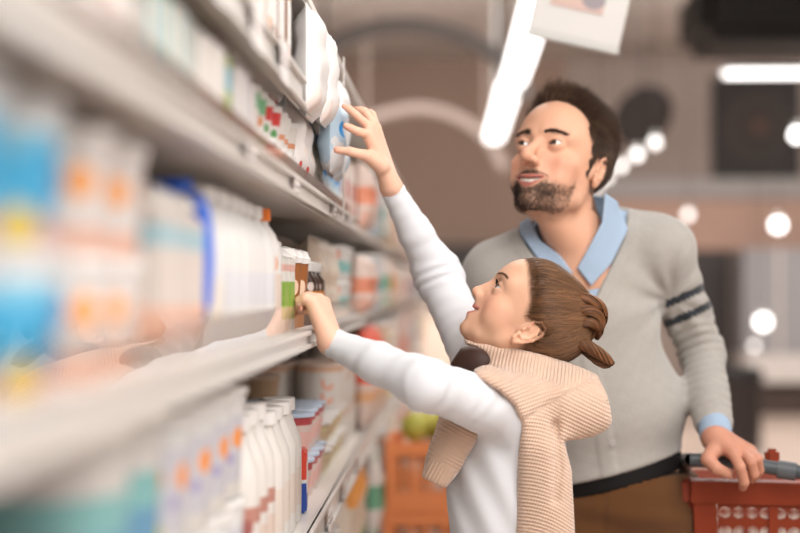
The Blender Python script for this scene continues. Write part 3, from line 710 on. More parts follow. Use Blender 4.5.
run(mk_tub(.030, .050, M_SP, WP), S3, Z3, rows(.031, 2), [2.08, 2.15, 2.22], 2, .051, 'small white yogurt pot with a thin orange line, stacked on the upper shelf', 'yogurt pot')
M_WG = graphic('white_bag_print', (.68, .65, .63), blotch=((.66, .56, .50), 16, .56), spots=((.03, -.03, .04, .012, (.55, .06, .04)),))
run(mk_bag(.055, .11, .150, M_WG, WP, 2), S3, Z3, [XF - .045, XF - .11], yr(2.32, 2, .115), 1, 0, 'white cheese bag with a red mark on the upper shelf', 'bag')
M_CR = graphic('cream_bag_print', (.68, .62, .55), blotch=((.70, .66, .60), 20, .5), spots=((.03, -.03, .10, .012, (.40, .42, .08)),))
run(mk_bag(.055, .11, .120, M_CR, WP, 6), S3, Z3, [XF - .045], yr(2.52, 2, .115), 1, 0, 'cream coloured bag between the white and the blue bags', 'bag')
M_BG = graphic('blue_bag_print', (.42, .56, .68), blotch=((.66, .68, .70), 13, .52), spots=((.016, -.035, .075, .016, (.01, .26, .66)),))
run(mk_bag(.06, .13, .185, M_BG, WP, 4), S3, Z3, [XF - .045], yr(2.77, 3, .135), 1, 0, 'pale blue bag with a bright blue dot below the reaching hand', 'bag')

# ---- bags clipped to a hanging strip at the front of the bay
strip_ = empty('clip_strip', (XF + .022, 2.62, Z + .13), label='thin hanging clip strip in front of the shelf edges, carrying white bags', cat='clip strip')
MB().box((0, 0, .14), (.002, .02, .30), bev=.0006, seg=1).build('strip_body', RAIL, strip_)
M_HB = graphic('hanging_bag_print', (.70, .68, .67), blotch=((.70, .60, .56), 15, .60))
hb_names = ['nearest', 'second', 'third', 'fourth', 'fifth', 'farthest']
for i in range(6):
    o = mk_bag(.05, .115, .155, M_HB, WP, 20 + i); o.location = (XF + .004 - .012 * (i % 2), 2.165 + .115 * i, Z + (.262 if i < 4 else .225) + .004 * (i % 3))
    tag(o, hb_names[i] + ' white bag hanging at the shelf front beside the reaching hand', 'bag', 'white hanging bags')
for i in range(2):
    o = mk_bag(.045, .13, .135, M_BG, WP, 30 + i); o.location = (XF + .012 - .006 * i, 2.50 + .14 * i, Z + .196)
    tag(o, ['nearer', 'farther'][i] + ' pale blue bag with a bright blue dot hanging beside the fingers', 'bag', 'blue hanging bags')
# ---- topmost shelf
S4 = 'the top shelf'
run(mk_pack(.05, .08, .125, graphic('lilac_pack_print', (.56, .52, .52), blotch=((.66, .62, .60), 20, .5)), WP), S4, Z4, [XF - .035], yr(1.35, 4, .088), 1, 0, 'greyish pack standing on the topmost near shelf above the price cards', 'pack')
run(mk_pack(.05, .05, .125, graphic('orange_edge_pack_print', (.64, .58, .52), bands=((-.01, .008, (.80, .30, .05)),), axis='Y'), WP), S4, Z4, [XF - .035], [1.735, 1.80], 1, 0, 'white pack with an upright orange stripe on the topmost near shelf', 'pack')
run(mk_pack(.05, .06, .125, graphic('brown_edge_pack_print', (.62, .50, .42), bands=((-.02, -.010, (.20, .09, .05)), (.01, .016, (.66, .3, .2))), axis='Y'), WP), S4, Z4, [XF - .035], [1.87, 1.94, 2.01], 1, 0, 'beige pack with brown and red stripes at the end of the topmost near shelf', 'pack')
run(mk_bag(.06, .12, .085, M_WG, WP, 9), S4, Z4 + .04, [XF - .16], yr(2.2, 3, .125), 1, 0, 'low white bag on the topmost far shelf', 'bag')
# ---- lowest deck
S0 = 'the lowest deck'
M_FL = graphic('flat_white_box_print', (.68, .65, .62), bands=((.004, .008, (.60, .52, .46)),))
run(mk_tub(.048, .030, M_FL, WP), S0, Z0 + .012, rows(.050, 1), [2.72, 2.83, 2.94, 3.05], 9, .0305, 'flat white lidded tub on the lowest deck', 'tub')
run(mk_tub(.045, .06, graphic('green_lid_tub_print', (.60, .56, .50), bands=((.03, .05, (.03, .16, .10)),)), mat('dark_green_lid', (.02, .12, .08), .4)), S0, Z0 + .012, rows(.047, 1), [2.60], 4, .061, 'tub with a dark green lid, stacked at the near side of the flat white tubs', 'tub')
run(mk_bottle(.040, .26, graphic('cream_bottle_print', (.64, .55, .46), bands=((.05, .10, (.62, .42, .30)),)), WP, .5), S0, Z0 + .012, rows(.042, 1), yr(3.17, 4, .088), 1, 0, 'cream drink bottle with a white cap on the lowest deck', 'bottle')
run(mk_bag(.07, .12, .27, graphic('green_orange_bag_print', (.60, .50, .40), bands=((.03, .09, (.16, .30, .10)), (.18, .25, (.74, .32, .08)))), WP, 12), S0, Z0 + .012, [XF - .05], yr(3.56, 4, .13), 1, 0, 'bag with an orange top and green foot on the lowest deck', 'bag')

# ---- the far stretch of every shelf: front facings only
far = [(S2, Z2, .176), (S1, Z1 + .0045, .268), (S3, Z3, .168), (S0, Z0 + .0125, .285), (S4, Z4 + .04, .085)]
looks = [((.66, .52, .46), (.70, .26, .16), 'blush and orange-red'), ((.66, .60, .56), (.62, .40, .32), 'white and clay pink'), ((.64, .46, .36), (.66, .30, .12), 'peach and orange'),
         ((.60, .60, .62), (.24, .44, .58), 'white and pale blue'), ((.66, .56, .50), (.46, .12, .09), 'cream and dark red'), ((.62, .54, .46), (.66, .52, .20), 'beige and yellow'), ((.66, .60, .57), (.14, .34, .22), 'white and green')]
words = ['first', 'second', 'third', 'fourth', 'fifth', 'sixth', 'seventh', 'eighth'] + ['%s-last' % w for w in ('sixteenth', 'fifteenth')]
words = ('first second third fourth fifth sixth seventh eighth ninth tenth eleventh twelfth thirteenth fourteenth fifteenth sixteenth seventeenth eighteenth nineteenth twentieth twenty-first twenty-second twenty-third twenty-fourth').split()
for si, (nm, z, hh) in enumerate(far):
    y = {S2: 3.64, S1: 4.40, S3: 3.22, S0: 4.14, S4: 2.62}[nm]; k = 0; ri = 0
    while y < Y1 - .2:
        c1, c2, wd = looks[(ri * 3 + si * 2) % len(looks)]; n = 3 if y < 5.5 else 5; w = .11 + .02 * ((ri + si) % 3) + (.05 if y > 5.5 else 0)
        kind = (ri + si) % 3
        h = hh * (0.84 + 0.15 * ((ri * 5 + si * 3) % 4) / 3)
        gm = graphic('package_print', c1, bands=((h * .35, h * .62, c2),), blotch=(tuple(.5 * a + .5 * b for a, b in zip(c1, c2)), 15, .56))
        if kind == 0: pr, ct = mk_bag(.07, w * .97, h, gm, WP, ri + si * 7), 'bag'
        elif kind == 1: pr, ct = mk_tub(w / 2 * .90, h, gm, WP), 'tub'
        else: pr, ct = mk_pack(.07, w * .9, h, gm, WP), 'pack'
        depth_word = words[ri]
        ys = [y + i * w for i in range(n) if y + i * w < Y1 - .1]
        over = .022 if y > 3.5 else -.018
        x = XF - .037 + over if nm != S4 else XF - .175
        if kind == 1: x = XF + over - w / 2 - (.165 if nm == S4 else 0)
        run(pr, nm + ' far', z, [x], ys, 1, 0, '%s %s in the %s far row on %s' % (wd, ct, depth_word, nm), ct)
        y += n * w + .01; ri += 1

# ------------------------------------------------------------------ orange crates at the end of the aisle
CRM = mat('orange_crate', (0.74, 0.25, 0.09), .5)
CWM = graphic('carton_film_print', (.70, .52, .42), blotch=((.74, .30, .12), 9, .52))
def crate():
    t = empty('plastic_crate'); w, d, h = .36, .34, .20; mb = MB()
    mb.box((0, 0, .006), (w, d, .012))
    for s in (-1, 1):
        mb.box((s * (w / 2 - .008), 0, h - .02), (.016, d, .04), bev=.004).box((0, s * (d / 2 - .008), h - .02), (w, .016, .04), bev=.004)
        mb.box((s * (w / 2 - .008), 0, .03), (.012, d, .06)).box((0, s * (d / 2 - .008), .03), (w, .012, .06))
        for k in range(7): mb.box((-w / 2 + .03 + k * .05, s * (d / 2 - .008), h / 2), (.014, .010, h)).box((s * (w / 2 - .008), -d / 2 + .03 + k * .046, h / 2), (.010, .014, h))
        for q in (-1, 1): mb.box((s * (w / 2 - .012), q * (d / 2 - .012), h / 2), (.024, .024, h), bev=.003)
    mb.build('crate_body', CRM, t)
    MB().box((0, 0, .10), (w - .05, d - .05, .17), bev=.02).build('packed_goods', CWM, t); return t
cr = crate(); k = 0
for s in range(4):
    o = cr if k == 0 else copy_tree(cr)
    o.location = (-.015 + .008 * (s % 2), 4.35, s * .2005); k += 1
    tag(o, '%s orange crate with film-wrapped goods in the stack beyond the hanging sweater sleeve' % ['lowest', 'second lowest', 'second highest', 'topmost'][s], 'crate', 'orange crates in the aisle')
for i, (x, y) in enumerate([(-.105, 4.27), (-.012, 4.25), (.08, 4.28), (-.065, 4.36), (.035, 4.37), (-.02, 4.45)]):
    p = graphic('x', (.5, .5, .1)) if False else None
    if i == 0:
        LEM = mottle(mat('green_yellow_peel', rough=.45), (.34, .36, .06), (.50, .44, .08), 12)
        o0 = MB().lathe([(.004, 0), (.020, .004), (.036, .022), (.042, .045), (.036, .066), (.018, .082), (.008, .090)]).build('pear', LEM, smooth=True)
        MB().cyl((0, 0, .088), (.004, 0, .104), .0022, seg=8).build('stem', mat('brown_stem', (.12, .07, .03), .7), o0); o = o0
    else: o = copy_tree(o0)
    o.location = (x, y, 4 * .2005 - .006); o.rotation_euler = (0, 0, i)
    tag(o, ['front left', 'front middle', 'front right', 'rear left', 'rear right', 'rearmost middle'][i] + ' green-yellow pear on top of the orange crate stack', 'fruit', 'pears on the crates')

# ------------------------------------------------------------------ shopping cart
CT = mat('orange_red_plastic', (0.22, 0.032, 0.009), .5, spec=.3)
CTD = mat('cart_handle_grip', (0.055, 0.065, 0.075), .45)
cart = empty('shopping_cart', (0.66, 2.95, 0), label='orange-red plastic shopping cart with a dark grey handle under the hand of the man', cat='shopping cart')
CL = np.array(cart.location)
h0, h1 = at(690, 460, 2.655), at(842, 478, 2.60)
hv = unit(h1 - h0); hm = at(786, 470, 2.63)
MB().tube([h0 - CL, at(735, 462, 2.645) - CL, hm - CL, h1 - CL], 0.0125, 18, 24).build('handle_grip', CTD, cart, smooth=True)
hb = MB().cyl(at(778, 469, 2.635) - CL, at(796, 472, 2.625) - CL, 0.0165).build('handle_joint', mat('grey_joint', (.09, .10, .11), .4), cart, smooth=True)
MB().box(at(772, 461, 2.68) - CL, (.026, .02, .045), bev=.006).build('handle_bracket', CT, cart)
def wall_with_holes(p00, p10, p01, p11, nx, nz, r, name, frame=.03, panels=2):
    """Basket wall between four corners: rims, dividers and a plate pierced with hexagonal holes."""
    p00, p10, p01, p11 = [np.asarray(p, float) for p in (p00, p10, p01, p11)]
    bm = bmesh.new(); n = unit(np.cross(p10 - p00, p01 - p00)); W_ = np.linalg.norm(p10 - p00); H_ = np.linalg.norm(p01 - p00)
    def P(u, v, o=0.0): return Vector(p00 * (1 - u) * (1 - v) + p10 * u * (1 - v) + p01 * (1 - u) * v + p11 * u * v + n * o)
    fu, fv = frame / W_, frame / H_
    # hexagonal cells: each cell is a ring of quads between its outline and the hole
    cw = (1 - 2 * fu) / nx; chh = (1 - 2 * fv) / nz
    for j in range(nz):
        for i in range(nx):
            u0 = fu + i * cw; v0 = fv + j * chh; cu, cv = u0 + cw / 2, v0 + chh / 2
            div = panels > 1 and i % max(1, nx // panels) == 0 and i > 0
            outl = [(u0, v0), (cu, v0), (u0 + cw, v0), (u0 + cw, cv), (u0 + cw, v0 + chh), (cu, v0 + chh), (u0, v0 + chh), (u0, cv)]
            hole = []
            for k in range(8):
                a = math.atan2(outl[k][1] - cv, (outl[k][0] - cu) * (chh / cw)); hole.append((cu + r / W_ * math.cos(a), cv + r / H_ * math.sin(a)))
            for side, o in ((0, .0), (1, .004)):
                vo = [bm.verts.new(P(u, v, o)) for u, v in outl]; vh = [bm.verts.new(P(u, v, o)) for u, v in hole]
                for k in range(8):
                    k2 = (k + 1) % 8
                    bm.faces.new((vo[k], vo[k2], vh[k2], vh[k]) if side else (vo[k2], vo[k], vh[k], vh[k2]))
                if side == 0: keep = vh
                else:
                    for k in range(8): bm.faces.new((keep[k], keep[(k + 1) % 8], vh[(k + 1) % 8], vh[k]))
    def bar(a, b, w, t):
        a, b = Vector(a), Vector(b); d = (b - a); L = d.length
        q = bmesh.ops.create_cube(bm, size=1.0)['verts']; bmesh.ops.scale(bm, verts=q, vec=(t, w, L))
        x = Vector(n); z = d.normalized(); y = z.cross(x); M = Matrix((x, y, z)).transposed()
        bmesh.ops.rotate(bm, verts=q, matrix=M); bmesh.ops.translate(bm, verts=q, vec=(a + b) / 2)
    o = .002
    bar(P(0, 1 - fv / 2, o), P(1, 1 - fv / 2, o), frame, .026); bar(P(0, fv / 2, o), P(1, fv / 2, o), frame, .016)
    bar(P(fu / 2, 0, o), P(fu / 2, 1, o), frame, .016); bar(P(1 - fu / 2, 0, o), P(1 - fu / 2, 1, o), frame, .016)
    for k in range(1, panels):
        u = fu + (1 - 2 * fu) * k / panels; bar(P(u, 0, o), P(u, 1, o), .016, .014)
    me = bpy.data.meshes.new(name); bmesh.ops.recalc_face_normals(bm, faces=bm.faces[:]); bm.to_mesh(me); bm.free()
    return link(name, me, CT, cart)
A = at(690, 479, 2.70); zr = A[2]; B_ = V(A[0] + .50, 2.66, zr - .004)
zb = .45
a0 = V(A[0] + .03, 2.74, zb); b0 = V(B_[0] - .03, 2.71, zb)
C = V(A[0] + .05, 3.46, zr - .075); D_ = V(B_[0] - .05, 3.46, zr - .075); c0 = V(C[0] + .02, 3.38, zb + .05); d0 = V(D_[0] - .02, 3.38, zb + .05)
wall_with_holes(a0 - CL, b0 - CL, A - CL, B_ - CL, 16, 10, .0115, 'rear_flap', .042, 4)
wall_with_holes(c0 - CL, a0 - CL, C - CL, A - CL, 18, 9, .012, 'side_wall', .035, 3)
wall_with_holes(b0 - CL, d0 - CL, B_ - CL, D_ - CL, 18, 9, .012, 'side_wall', .035, 3)
wall_with_holes(d0 - CL, c0 - CL, D_ - CL, C - CL, 12, 8, .012, 'front_wall', .035, 2)
bm = bmesh.new(); f = [bm.verts.new(Vector(q - CL)) for q in (a0, b0, d0, c0)]; bm.faces.new(f); bmesh.ops.solidify(bm, geom=bm.faces[:], thickness=.006)
me = bpy.data.meshes.new('basket_floor'); bm.to_mesh(me); bm.free(); link('basket_floor', me, CT, cart)
CHR = mat('grey_steel', (.35, .35, .36), .3, .9)
MB().tube([h0 + V(.004, .01, 0) - CL, V(A[0] + .0, 2.76, zr - .02) - CL, a0 + V(.0, .05, -.03) - CL, V(A[0] + .06, 2.86, .14) - CL], .012, 12, 24).build('frame_tube', CHR, cart, smooth=True)
MB().tube([V(B_[0] - .04, 2.60, h1[2]) - CL, V(B_[0] - .06, 2.68, zr - .02) - CL, b0 + V(-.04, .03, -.03) - CL, V(B_[0] - .06, 2.86, .14) - CL], .012, 12, 24).build('frame_tube', CHR, cart, smooth=True)
for x in (A[0] + .06, B_[0] - .06):
    MB().box((x - CL[0], 3.08 - CL[1], .14), (.03, .62, .03), bev=.006).build('chassis_rail', CHR, cart)
    MB().tube([V(x, 3.36, .15) - CL, V(x, 3.38, .30) - CL, V(x, 3.36, zb + .04) - CL], .011, 10, 12).build('frame_tube', CHR, cart, smooth=True)
    for y in (2.84, 3.34):
        w = MB().cyl((x - CL[0] - .012, y - CL[1], .055), (x - CL[0] + .012, y - CL[1], .055), .055, seg=32).build('wheel', BLK, cart, smooth=True)
        MB().box((x - CL[0], y - CL[1], .105), (.034, .05, .05), bev=.006).build('caster_fork', CHR, w)
# goods in the cart, seen as pale shapes through the flap
for i, (x, y, h) in enumerate([(A[0] + .13, 2.90, .20), (A[0] + .25, 2.95, .24)]):
    o = mk_pack(.09, .14, h, graphic('cart_goods_print', (.55, .53, .52), bands=((.05, .09, (.2, .3, .42)),)), WP); o.location = (x, y, zb + .036)
    tag(o, ['pale pack lying in the shopping cart nearer the man', 'taller pale pack in the shopping cart farther from the man'][i], 'pack')

# ------------------------------------------------------------------ heads
# head frame: origin between the ear canals, x forward, y towards the person's left, z up (metres of an adult head)
class Frame:
    def __init__(s, O, f, l, u, k=1.0):
        s.O = np.asarray(O, float); s.R = np.stack([unit(f), unit(l), unit(u)], 1); s.k = k
    def loc(s, p): return ((p - s.O) @ s.R) / s.k
    def wor(s, q): return s.O + (np.asarray(q, float) * s.k) @ s.R.T
    def dir(s, q): return np.asarray(q, float) @ s.R.T

def head_frame(O, yaw, pitch, roll=0.0, k=1.0):
    """yaw 0 looks along -X; positive yaw turns towards the camera (-Y). pitch looks up."""
    f = V(-math.cos(yaw), -math.sin(yaw), 0); l = V(math.sin(yaw), -math.cos(yaw), 0); u = V(0, 0, 1)
    f2 = f * math.cos(pitch) + u * math.sin(pitch); u2 = -f * math.sin(pitch) + u * math.cos(pitch)
    l2 = l * math.cos(roll) + u2 * math.sin(roll); u3 = -l * math.sin(roll) + u2 * math.cos(roll)
    return Frame(O, f2, l2, u3, k)

MAN = dict(child=0.0, eye=(0.0775, 0.0315, 0.018), er=0.0122, open=0.0056, mouth_z=-0.0550, gap=0.0042, smile=0.0105, mw=0.0275)
GIRL = dict(child=1.0, eye=(0.0720, 0.033, 0.025), er=0.0130, open=0.0056, mouth_z=-0.0345, gap=0.0054, smile=0.0105, mw=0.0290)

def mouth_curve(P, y, dz=0.0, dx=0.0):
    c = P['child']
    x = (0.0985 - 0.0165 * c) - (17.0 + 2.5 * c) * y * y + dx
    z = P['mouth_z'] + P['smile'] * (np.abs(y) / P['mw']) ** 1.7 + dz
    return x, z

def head_sdf(q, P, ears=True):
    c = P['child']; a = q.copy(); a[:, 1] = np.abs(a[:, 1]); y = a[:, 1]
    cr = ell(a, V(-0.010 - .001 * c, 0, 0.05 + .001 * c), (0.098 - .003 * c, 0.076 + .001 * c, 0.083 - .002 * c))
    fh = ell(a, V(0.026 + .004 * c, 0, 0.052 + .004 * c), (0.0615 + .003 * c, 0.060, 0.058))
    fc = ell(a, V(0.024, 0, -0.020 + .012 * c), (0.058, 0.058, 0.068 - .008 * c))
    d = smin(smin(cr, fh, 0.03), fc, 0.03)
    jaw = chain(a, [V(0.0, 0.050 - .003 * c, -0.03), V(0.008, 0.048 - .005 * c, -0.058 + .020 * c), V(0.042, 0.030 - .002 * c, -0.075 + .020 * c), V(0.070 - .008 * c, 0.010, -0.084 + .022 * c)],
                [0.013, 0.012, 0.013, 0.013], 0.012)
    d = smin(d, jaw, 0.022)
    d = smin(d, sph(a, V(0.081 - .016 * c, 0, -0.0855 + .0225 * c), 0.0130 - .0005 * c), 0.016)
    d = smin(d, ell(a, V(0.056 - .006 * c, 0.040, -0.012 + .010 * c), (0.022, 0.021, 0.018 + .002 * c)), 0.018)
    d = smin(d, ell(a, V(0.056 - .014 * c, 0.034 + .003 * c, -0.040 + .018 * c), (0.021, 0.021, 0.02 - .002 * c)), 0.018)          # smiling cheek
    d = smin(d, ell(a, V(0.066 - .009 * c, 0, -0.052 + .017 * c), (0.0295, 0.031 - .003 * c, 0.030 - .003 * c)), 0.016)           # muzzle
    d = smin(d, ell(a, V(0.064, 0, -0.010 + .008 * c), (0.0265 - .002 * c, 0.030, 0.040 - .006 * c)), 0.014)         # maxilla
    d = smin(d, cone(a, V(0.0815 - .001 * c, 0.012, 0.034 + .010 * c), V(0.067, 0.046, 0.036 + .010 * c), 0.0095 - .001 * c, 0.009), 0.018)
    # eye sockets
    E = V(*P['eye']); er = P['er']
    d = smax(d, -ell(a, E + V(0.021, -0.001, 0.001), (0.013, 0.019, 0.0125)), 0.014)
    # nose
    nt = V(0.1155 - .0160 * c, 0, -0.0165 + .0125 * c)
    nose = cone(a, V(0.0845, 0, 0.026 + .010 * c), nt, 0.0070, 0.0098 - .0012 * c)
    nose = smin(nose, sph(a, nt + V(-.0005, 0, -0.001), 0.0100 - .0015 * c), 0.006)
    nose = smin(nose, ell(a, nt + V(-0.0125, 0.0115 - .0015 * c, -0.0055), (0.0105, 0.0068, 0.0075)), 0.006)
    d = smin(d, nose, 0.009)
    d = smax(d, -ell(a, nt + V(-0.007, 0.0062, -0.0125), (0.0045, 0.0028, 0.004)), 0.003)
    # nasolabial fold and lower lip hollow
    d = smax(d, -cone(a, V(0.0985 - .006 * c, 0.021, -0.028 + .014 * c), V(0.0925 - .008 * c, 0.0345, -0.052 + .018 * c), 0.0016, 0.0022), 0.010)
    d = smax(d, -ell(a, V(0.107 - .016 * c, 0, -0.0780 + .0215 * c), (0.007, 0.016, 0.0042)), 0.012)
    d = smax(d, -cone(a, V(0.111 - .012 * c, 0, -0.034 + .014 * c), V(0.109 - .012 * c, 0, -0.045 + .016 * c), 0.0028, 0.0028), 0.005)
    # lips
    ys = np.linspace(0, P['mw'], 6); g = P['gap']
    def lip(dz, dx, rs):
        pts = []
        for i, yy in enumerate(ys):
            t = 1 - (yy / P['mw']) ** 2
            x, z = mouth_curve(P, yy, dz * t, dx * t); pts.append(V(x, yy, z))
        return chain(a, pts, rs, 0.002)
    up = lip(g + 0.0024, -0.0015, [0.0032, 0.0035, 0.0032, 0.0028, 0.0024, 0.0018])
    lo = lip(-g - 0.0030, -0.0045, [0.0044, 0.0043, 0.0039, 0.0034, 0.0027, 0.0018])
    d = smin(d, smin(up, lo, 0.0015), 0.004)
    # mouth opening
    mx, mz = mouth_curve(P, y)
    hh = g * np.clip(1 - (y / (P['mw'] * 0.93)) ** 2, 0, 1) + 0.0003
    cut = np.maximum(np.maximum(np.abs(q[:, 2] - mz + 0.001) - hh, y - P['mw'] * 0.93), (mx - 0.014) - q[:, 0])
    d = smax(d, -cut, 0.0016)
    # eyelids
    lid = sph(a, E, er + 0.0021)
    d = smin(d, lid, 0.005)
    u = (a[:, 1] - E[1]) / (er * 1.12)
    zc = a[:, 2] - E[2] - 0.0016 * u
    hu = P['open'] * np.clip(1 - u * u, 0, 1) ** 0.75; hl = 0.72 * P['open'] * np.clip(1 - u * u, 0, 1) ** 0.9
    op = np.maximum(np.where(zc > 0, zc - hu, -zc - hl), (E[0] + 0.002) - a[:, 0])
    d = smax(d, -op, 0.0012)
    if not ears: return d
    # ears
    def ear(p):
        R = Matrix.Rotation(math.radians(-14), 3, 'Y'); R = np.array(R)
        eo = V(-0.010, 0.0755 + .0015 * c, 0.004)
        e = (p - eo) @ R                                   # e.x forward, e.z up in the ear's plane
        fl = math.radians(22); cs, sn = math.cos(fl), math.sin(fl)
        e = np.stack([e[:, 0] * cs - e[:, 1] * -sn, e[:, 0] * -sn + e[:, 1] * cs, e[:, 2]], 1)
        rim = [V(0.008, 0, 0.006), V(0.0115, 0, 0.018), V(0.003, 0.002, 0.030), V(-0.010, 0.004, 0.030), V(-0.018, 0.005, 0.018), V(-0.017, 0.004, 0.0), V(-0.009, 0.002, -0.017), V(-0.001, 0, -0.027), V(0.006, -0.001, -0.024), V(0.008, -0.001, -0.014)]
        r = chain(e, rim, [0.002, 0.0026, 0.003, 0.003, 0.003, 0.0028, 0.0035, 0.0052, 0.0042, 0.003], 0.002)
        anti = chain(e, [V(-0.005, 0.001, 0.022), V(-0.011, 0.003, 0.010), V(-0.010, 0.003, -0.004), V(-0.003, 0.001, -0.014), V(0.004, 0, -0.012)], [0.0022, 0.003, 0.003, 0.003, 0.002], 0.002)
        plate = ell(e, V(-0.004, -0.003, 0.002), (0.0145, 0.0035, 0.026))
        tr = sph(e, V(0.0085, 0.0, -0.004), 0.0036)
        o = smin(smin(smin(r, anti, 0.002), plate, 0.003), tr, 0.003)
        back = ell(e, V(0.0, -0.012, 0.0), (0.010, 0.013, 0.018))
        o = smin(o, back, 0.006)
        return smax(o, -ell(e, V(0.003, 0.004, -0.002), (0.006, 0.006, 0.009)), 0.003)
    d = smin(d, bounded(ear, V(-0.008, 0.078, 0.003), 0.045, a, 0.02), 0.004)
    return d

def face_colors(q, P, skin, lips, blush, ears=(0.72, 0.36, 0.27)):
    n = len(q); a = q.copy(); a[:, 1] = np.abs(a[:, 1])
    col = np.tile(np.array(skin), (n, 1))
    def mix(c, m): col[:] = col * (1 - m[:, None]) + np.array(c) * m[:, None]
    mix(blush, 0.55 * np.exp(-(((a - V(0.07, 0.043, -0.02 + .012 * P['child'])) / V(0.05, 0.022, 0.020)) ** 2).sum(1)))
    mix(blush, 0.45 * np.exp(-(((a - V(0.115, 0, -0.018)) / V(0.014, 0.014, 0.014)) ** 2).sum(1)))
    mix(ears, 0.5 * sstep(a[:, 1], 0.078, 0.088))
    g = P['gap']
    mx, mz = mouth_curve(P, a[:, 1])
    t = np.clip(1 - (a[:, 1] / (P['mw'] * 1.02)) ** 2, 0, 1)
    top = (g + 0.0060) * t ** 0.8 + 0.0002; bot = (g + 0.0085) * t ** 0.8 + 0.0002
    dz = a[:, 2] - mz
    m = np.where(dz > 0, 1 - sstep(dz, top * 0.82, top * 1.05 + 1e-4), 1 - sstep(-dz, bot * 0.82, bot * 1.05 + 1e-4))
    m *= (a[:, 0] > 0.07) & (a[:, 1] < P['mw'] * 1.02)
    mix(lips, m)
    inner = (np.abs(dz) < g * 1.05 * t + 0.0002) & (a[:, 0] < mx - 0.0045) & (a[:, 0] > 0.07) & (a[:, 1] < P['mw'])
    col[inner] = (0.10, 0.02, 0.02)
    # lid margin
    E = V(*P['eye']); er = P['er']
    de = np.linalg.norm(a - E, axis=1)
    lm = (de < er + 0.0016) & (a[:, 0] > E[0])
    col[lm] = col[lm] * 0.55 + np.array((0.35, 0.12, 0.09)) * 0.45
    return col

def make_eye(F, P, side, gaze, iris, parent, m):
    """Eyeball whose iris looks along gaze (head frame)."""
    bm = bmesh.new(); bmesh.ops.create_uvsphere(bm, u_segments=48, v_segments=36, radius=1.0)
    me = bpy.data.meshes.new('eyeball'); bm.to_mesh(me); bm.free()
    v = verts_of(me); g = unit(gaze); c = v @ g
    ang = np.degrees(np.arccos(np.clip(c, -1, 1)))
    r = P['er'] * (1 + 0.05 * np.clip(1 - ang / 28, 0, 1))
    w = F.wor(V(P['eye'][0], side * P['eye'][1], P['eye'][2]) + v * r[:, None])
    col = np.tile((0.62, 0.56, 0.53), (len(v), 1))
    col[ang < 33] = np.array(iris) * 0.35; col[ang < 30] = iris; col[ang < 13.5] = (0.004, 0.004, 0.004)
    me.vertices.foreach_set('co', w.astype(np.float32).ravel())
    me.polygons.foreach_set('use_smooth', np.ones(len(me.polygons), bool))
    set_col(me, col)
    return link('eye', me, m, parent)
def make_teeth(F, P, parent, m):
    n = 8; bm = bmesh.new()
    for i in range(n):
        y = (i - (n - 1) / 2) * (P['mw'] * 1.5 / n)
        x, z = mouth_curve(P, y, P['gap'] * 0.30, -0.0065 + .0035 * P['child'])
        wv = P['mw'] * 1.5 / n * 0.48
        mt = bmesh.ops.create_cube(bm, size=1.0)['verts']
        for v in mt: v.co = Vector((x + v.co.x * 0.003, y + v.co.y * 2 * wv, z + v.co.z * (0.0078 + .002 * P['child'])))
    bmesh.ops.bevel(bm, geom=bm.edges[:], offset=0.0008, segments=2, affect='EDGES')
    for v in bm.verts: v.co = Vector(F.wor(np.array(v.co)[None])[0])
    me = bpy.data.meshes.new('teeth'); bm.to_mesh(me); bm.free()
    return link('teeth', me, m, parent)

# strands growing on a scalp: roots (n,3), per-strand direction; all in the head frame
def grow(f, roots, dirs, length, steps, lift, rng, curl=0.25, off=0.0005, grav=V(0, 0, -0.1)):
    """Short hairs that leave the surface of f and lean along dirs."""
    n = len(roots); P = np.zeros((n, steps, 3)); p = roots.copy()
    g = grad(f, p); d = dirs - (dirs * g).sum(1)[:, None] * g * 0.9
    d /= np.maximum(np.linalg.norm(d, axis=1, keepdims=True), 1e-9)
    d = d * np.cos(lift)[:, None] + g * np.sin(lift)[:, None]
    L = np.broadcast_to(length, (n,))
    for s in range(steps):
        P[:, s] = p
        d = d + grav * 0.15 + rng.normal(size=(n, 3)) * curl * 0.1
        d /= np.linalg.norm(d, axis=1, keepdims=True)
        p = p + d * (L / (steps - 1))[:, None]
        dist = f(p); g = grad(f, p); low = dist < off
        p[low] += g[low] * (off - dist[low])[:, None]
    return P

# ------------------------------------------------------------------ shared person materials
EYE = mat('eyeball', rough=0.05, coat=1.0); attr_color(EYE)
SKIN = mat('skin', rough=0.48, sss=0.12, spec=0.35); attr_color(SKIN); noise_bump(SKIN, 350, 0.08, 0.001)
TEETH = mat('teeth', (0.78, 0.73, 0.66), 0.2)
def rib_bump(m, period, strength, dist, attr='rib', cross=None):
    n, l, b = nodes(m)
    a = n.new('ShaderNodeAttribute'); a.attribute_name = attr
    mu = n.new('ShaderNodeMath'); mu.operation = 'MULTIPLY'; mu.inputs[1].default_value = 2 * math.pi / period
    si = n.new('ShaderNodeMath'); si.operation = 'SINE'
    l.new(a.outputs['Fac'], mu.inputs[0]); l.new(mu.outputs[0], si.inputs[0])
    out = si.outputs[0]
    if cross:
        a2 = n.new('ShaderNodeAttribute'); a2.attribute_name = 'rib2'
        m2 = n.new('ShaderNodeMath'); m2.operation = 'MULTIPLY'; m2.inputs[1].default_value = 2 * math.pi / cross
        s2 = n.new('ShaderNodeMath'); s2.operation = 'SINE'; ad = n.new('ShaderNodeMath'); ad.operation = 'MULTIPLY_ADD'
        l.new(a2.outputs['Fac'], m2.inputs[0]); l.new(m2.outputs[0], s2.inputs[0])
        l.new(s2.outputs[0], ad.inputs[0]); ad.inputs[1].default_value = 0.4; l.new(out, ad.inputs[2]); out = ad.outputs[0]
    bump_from(m, out, strength, dist)

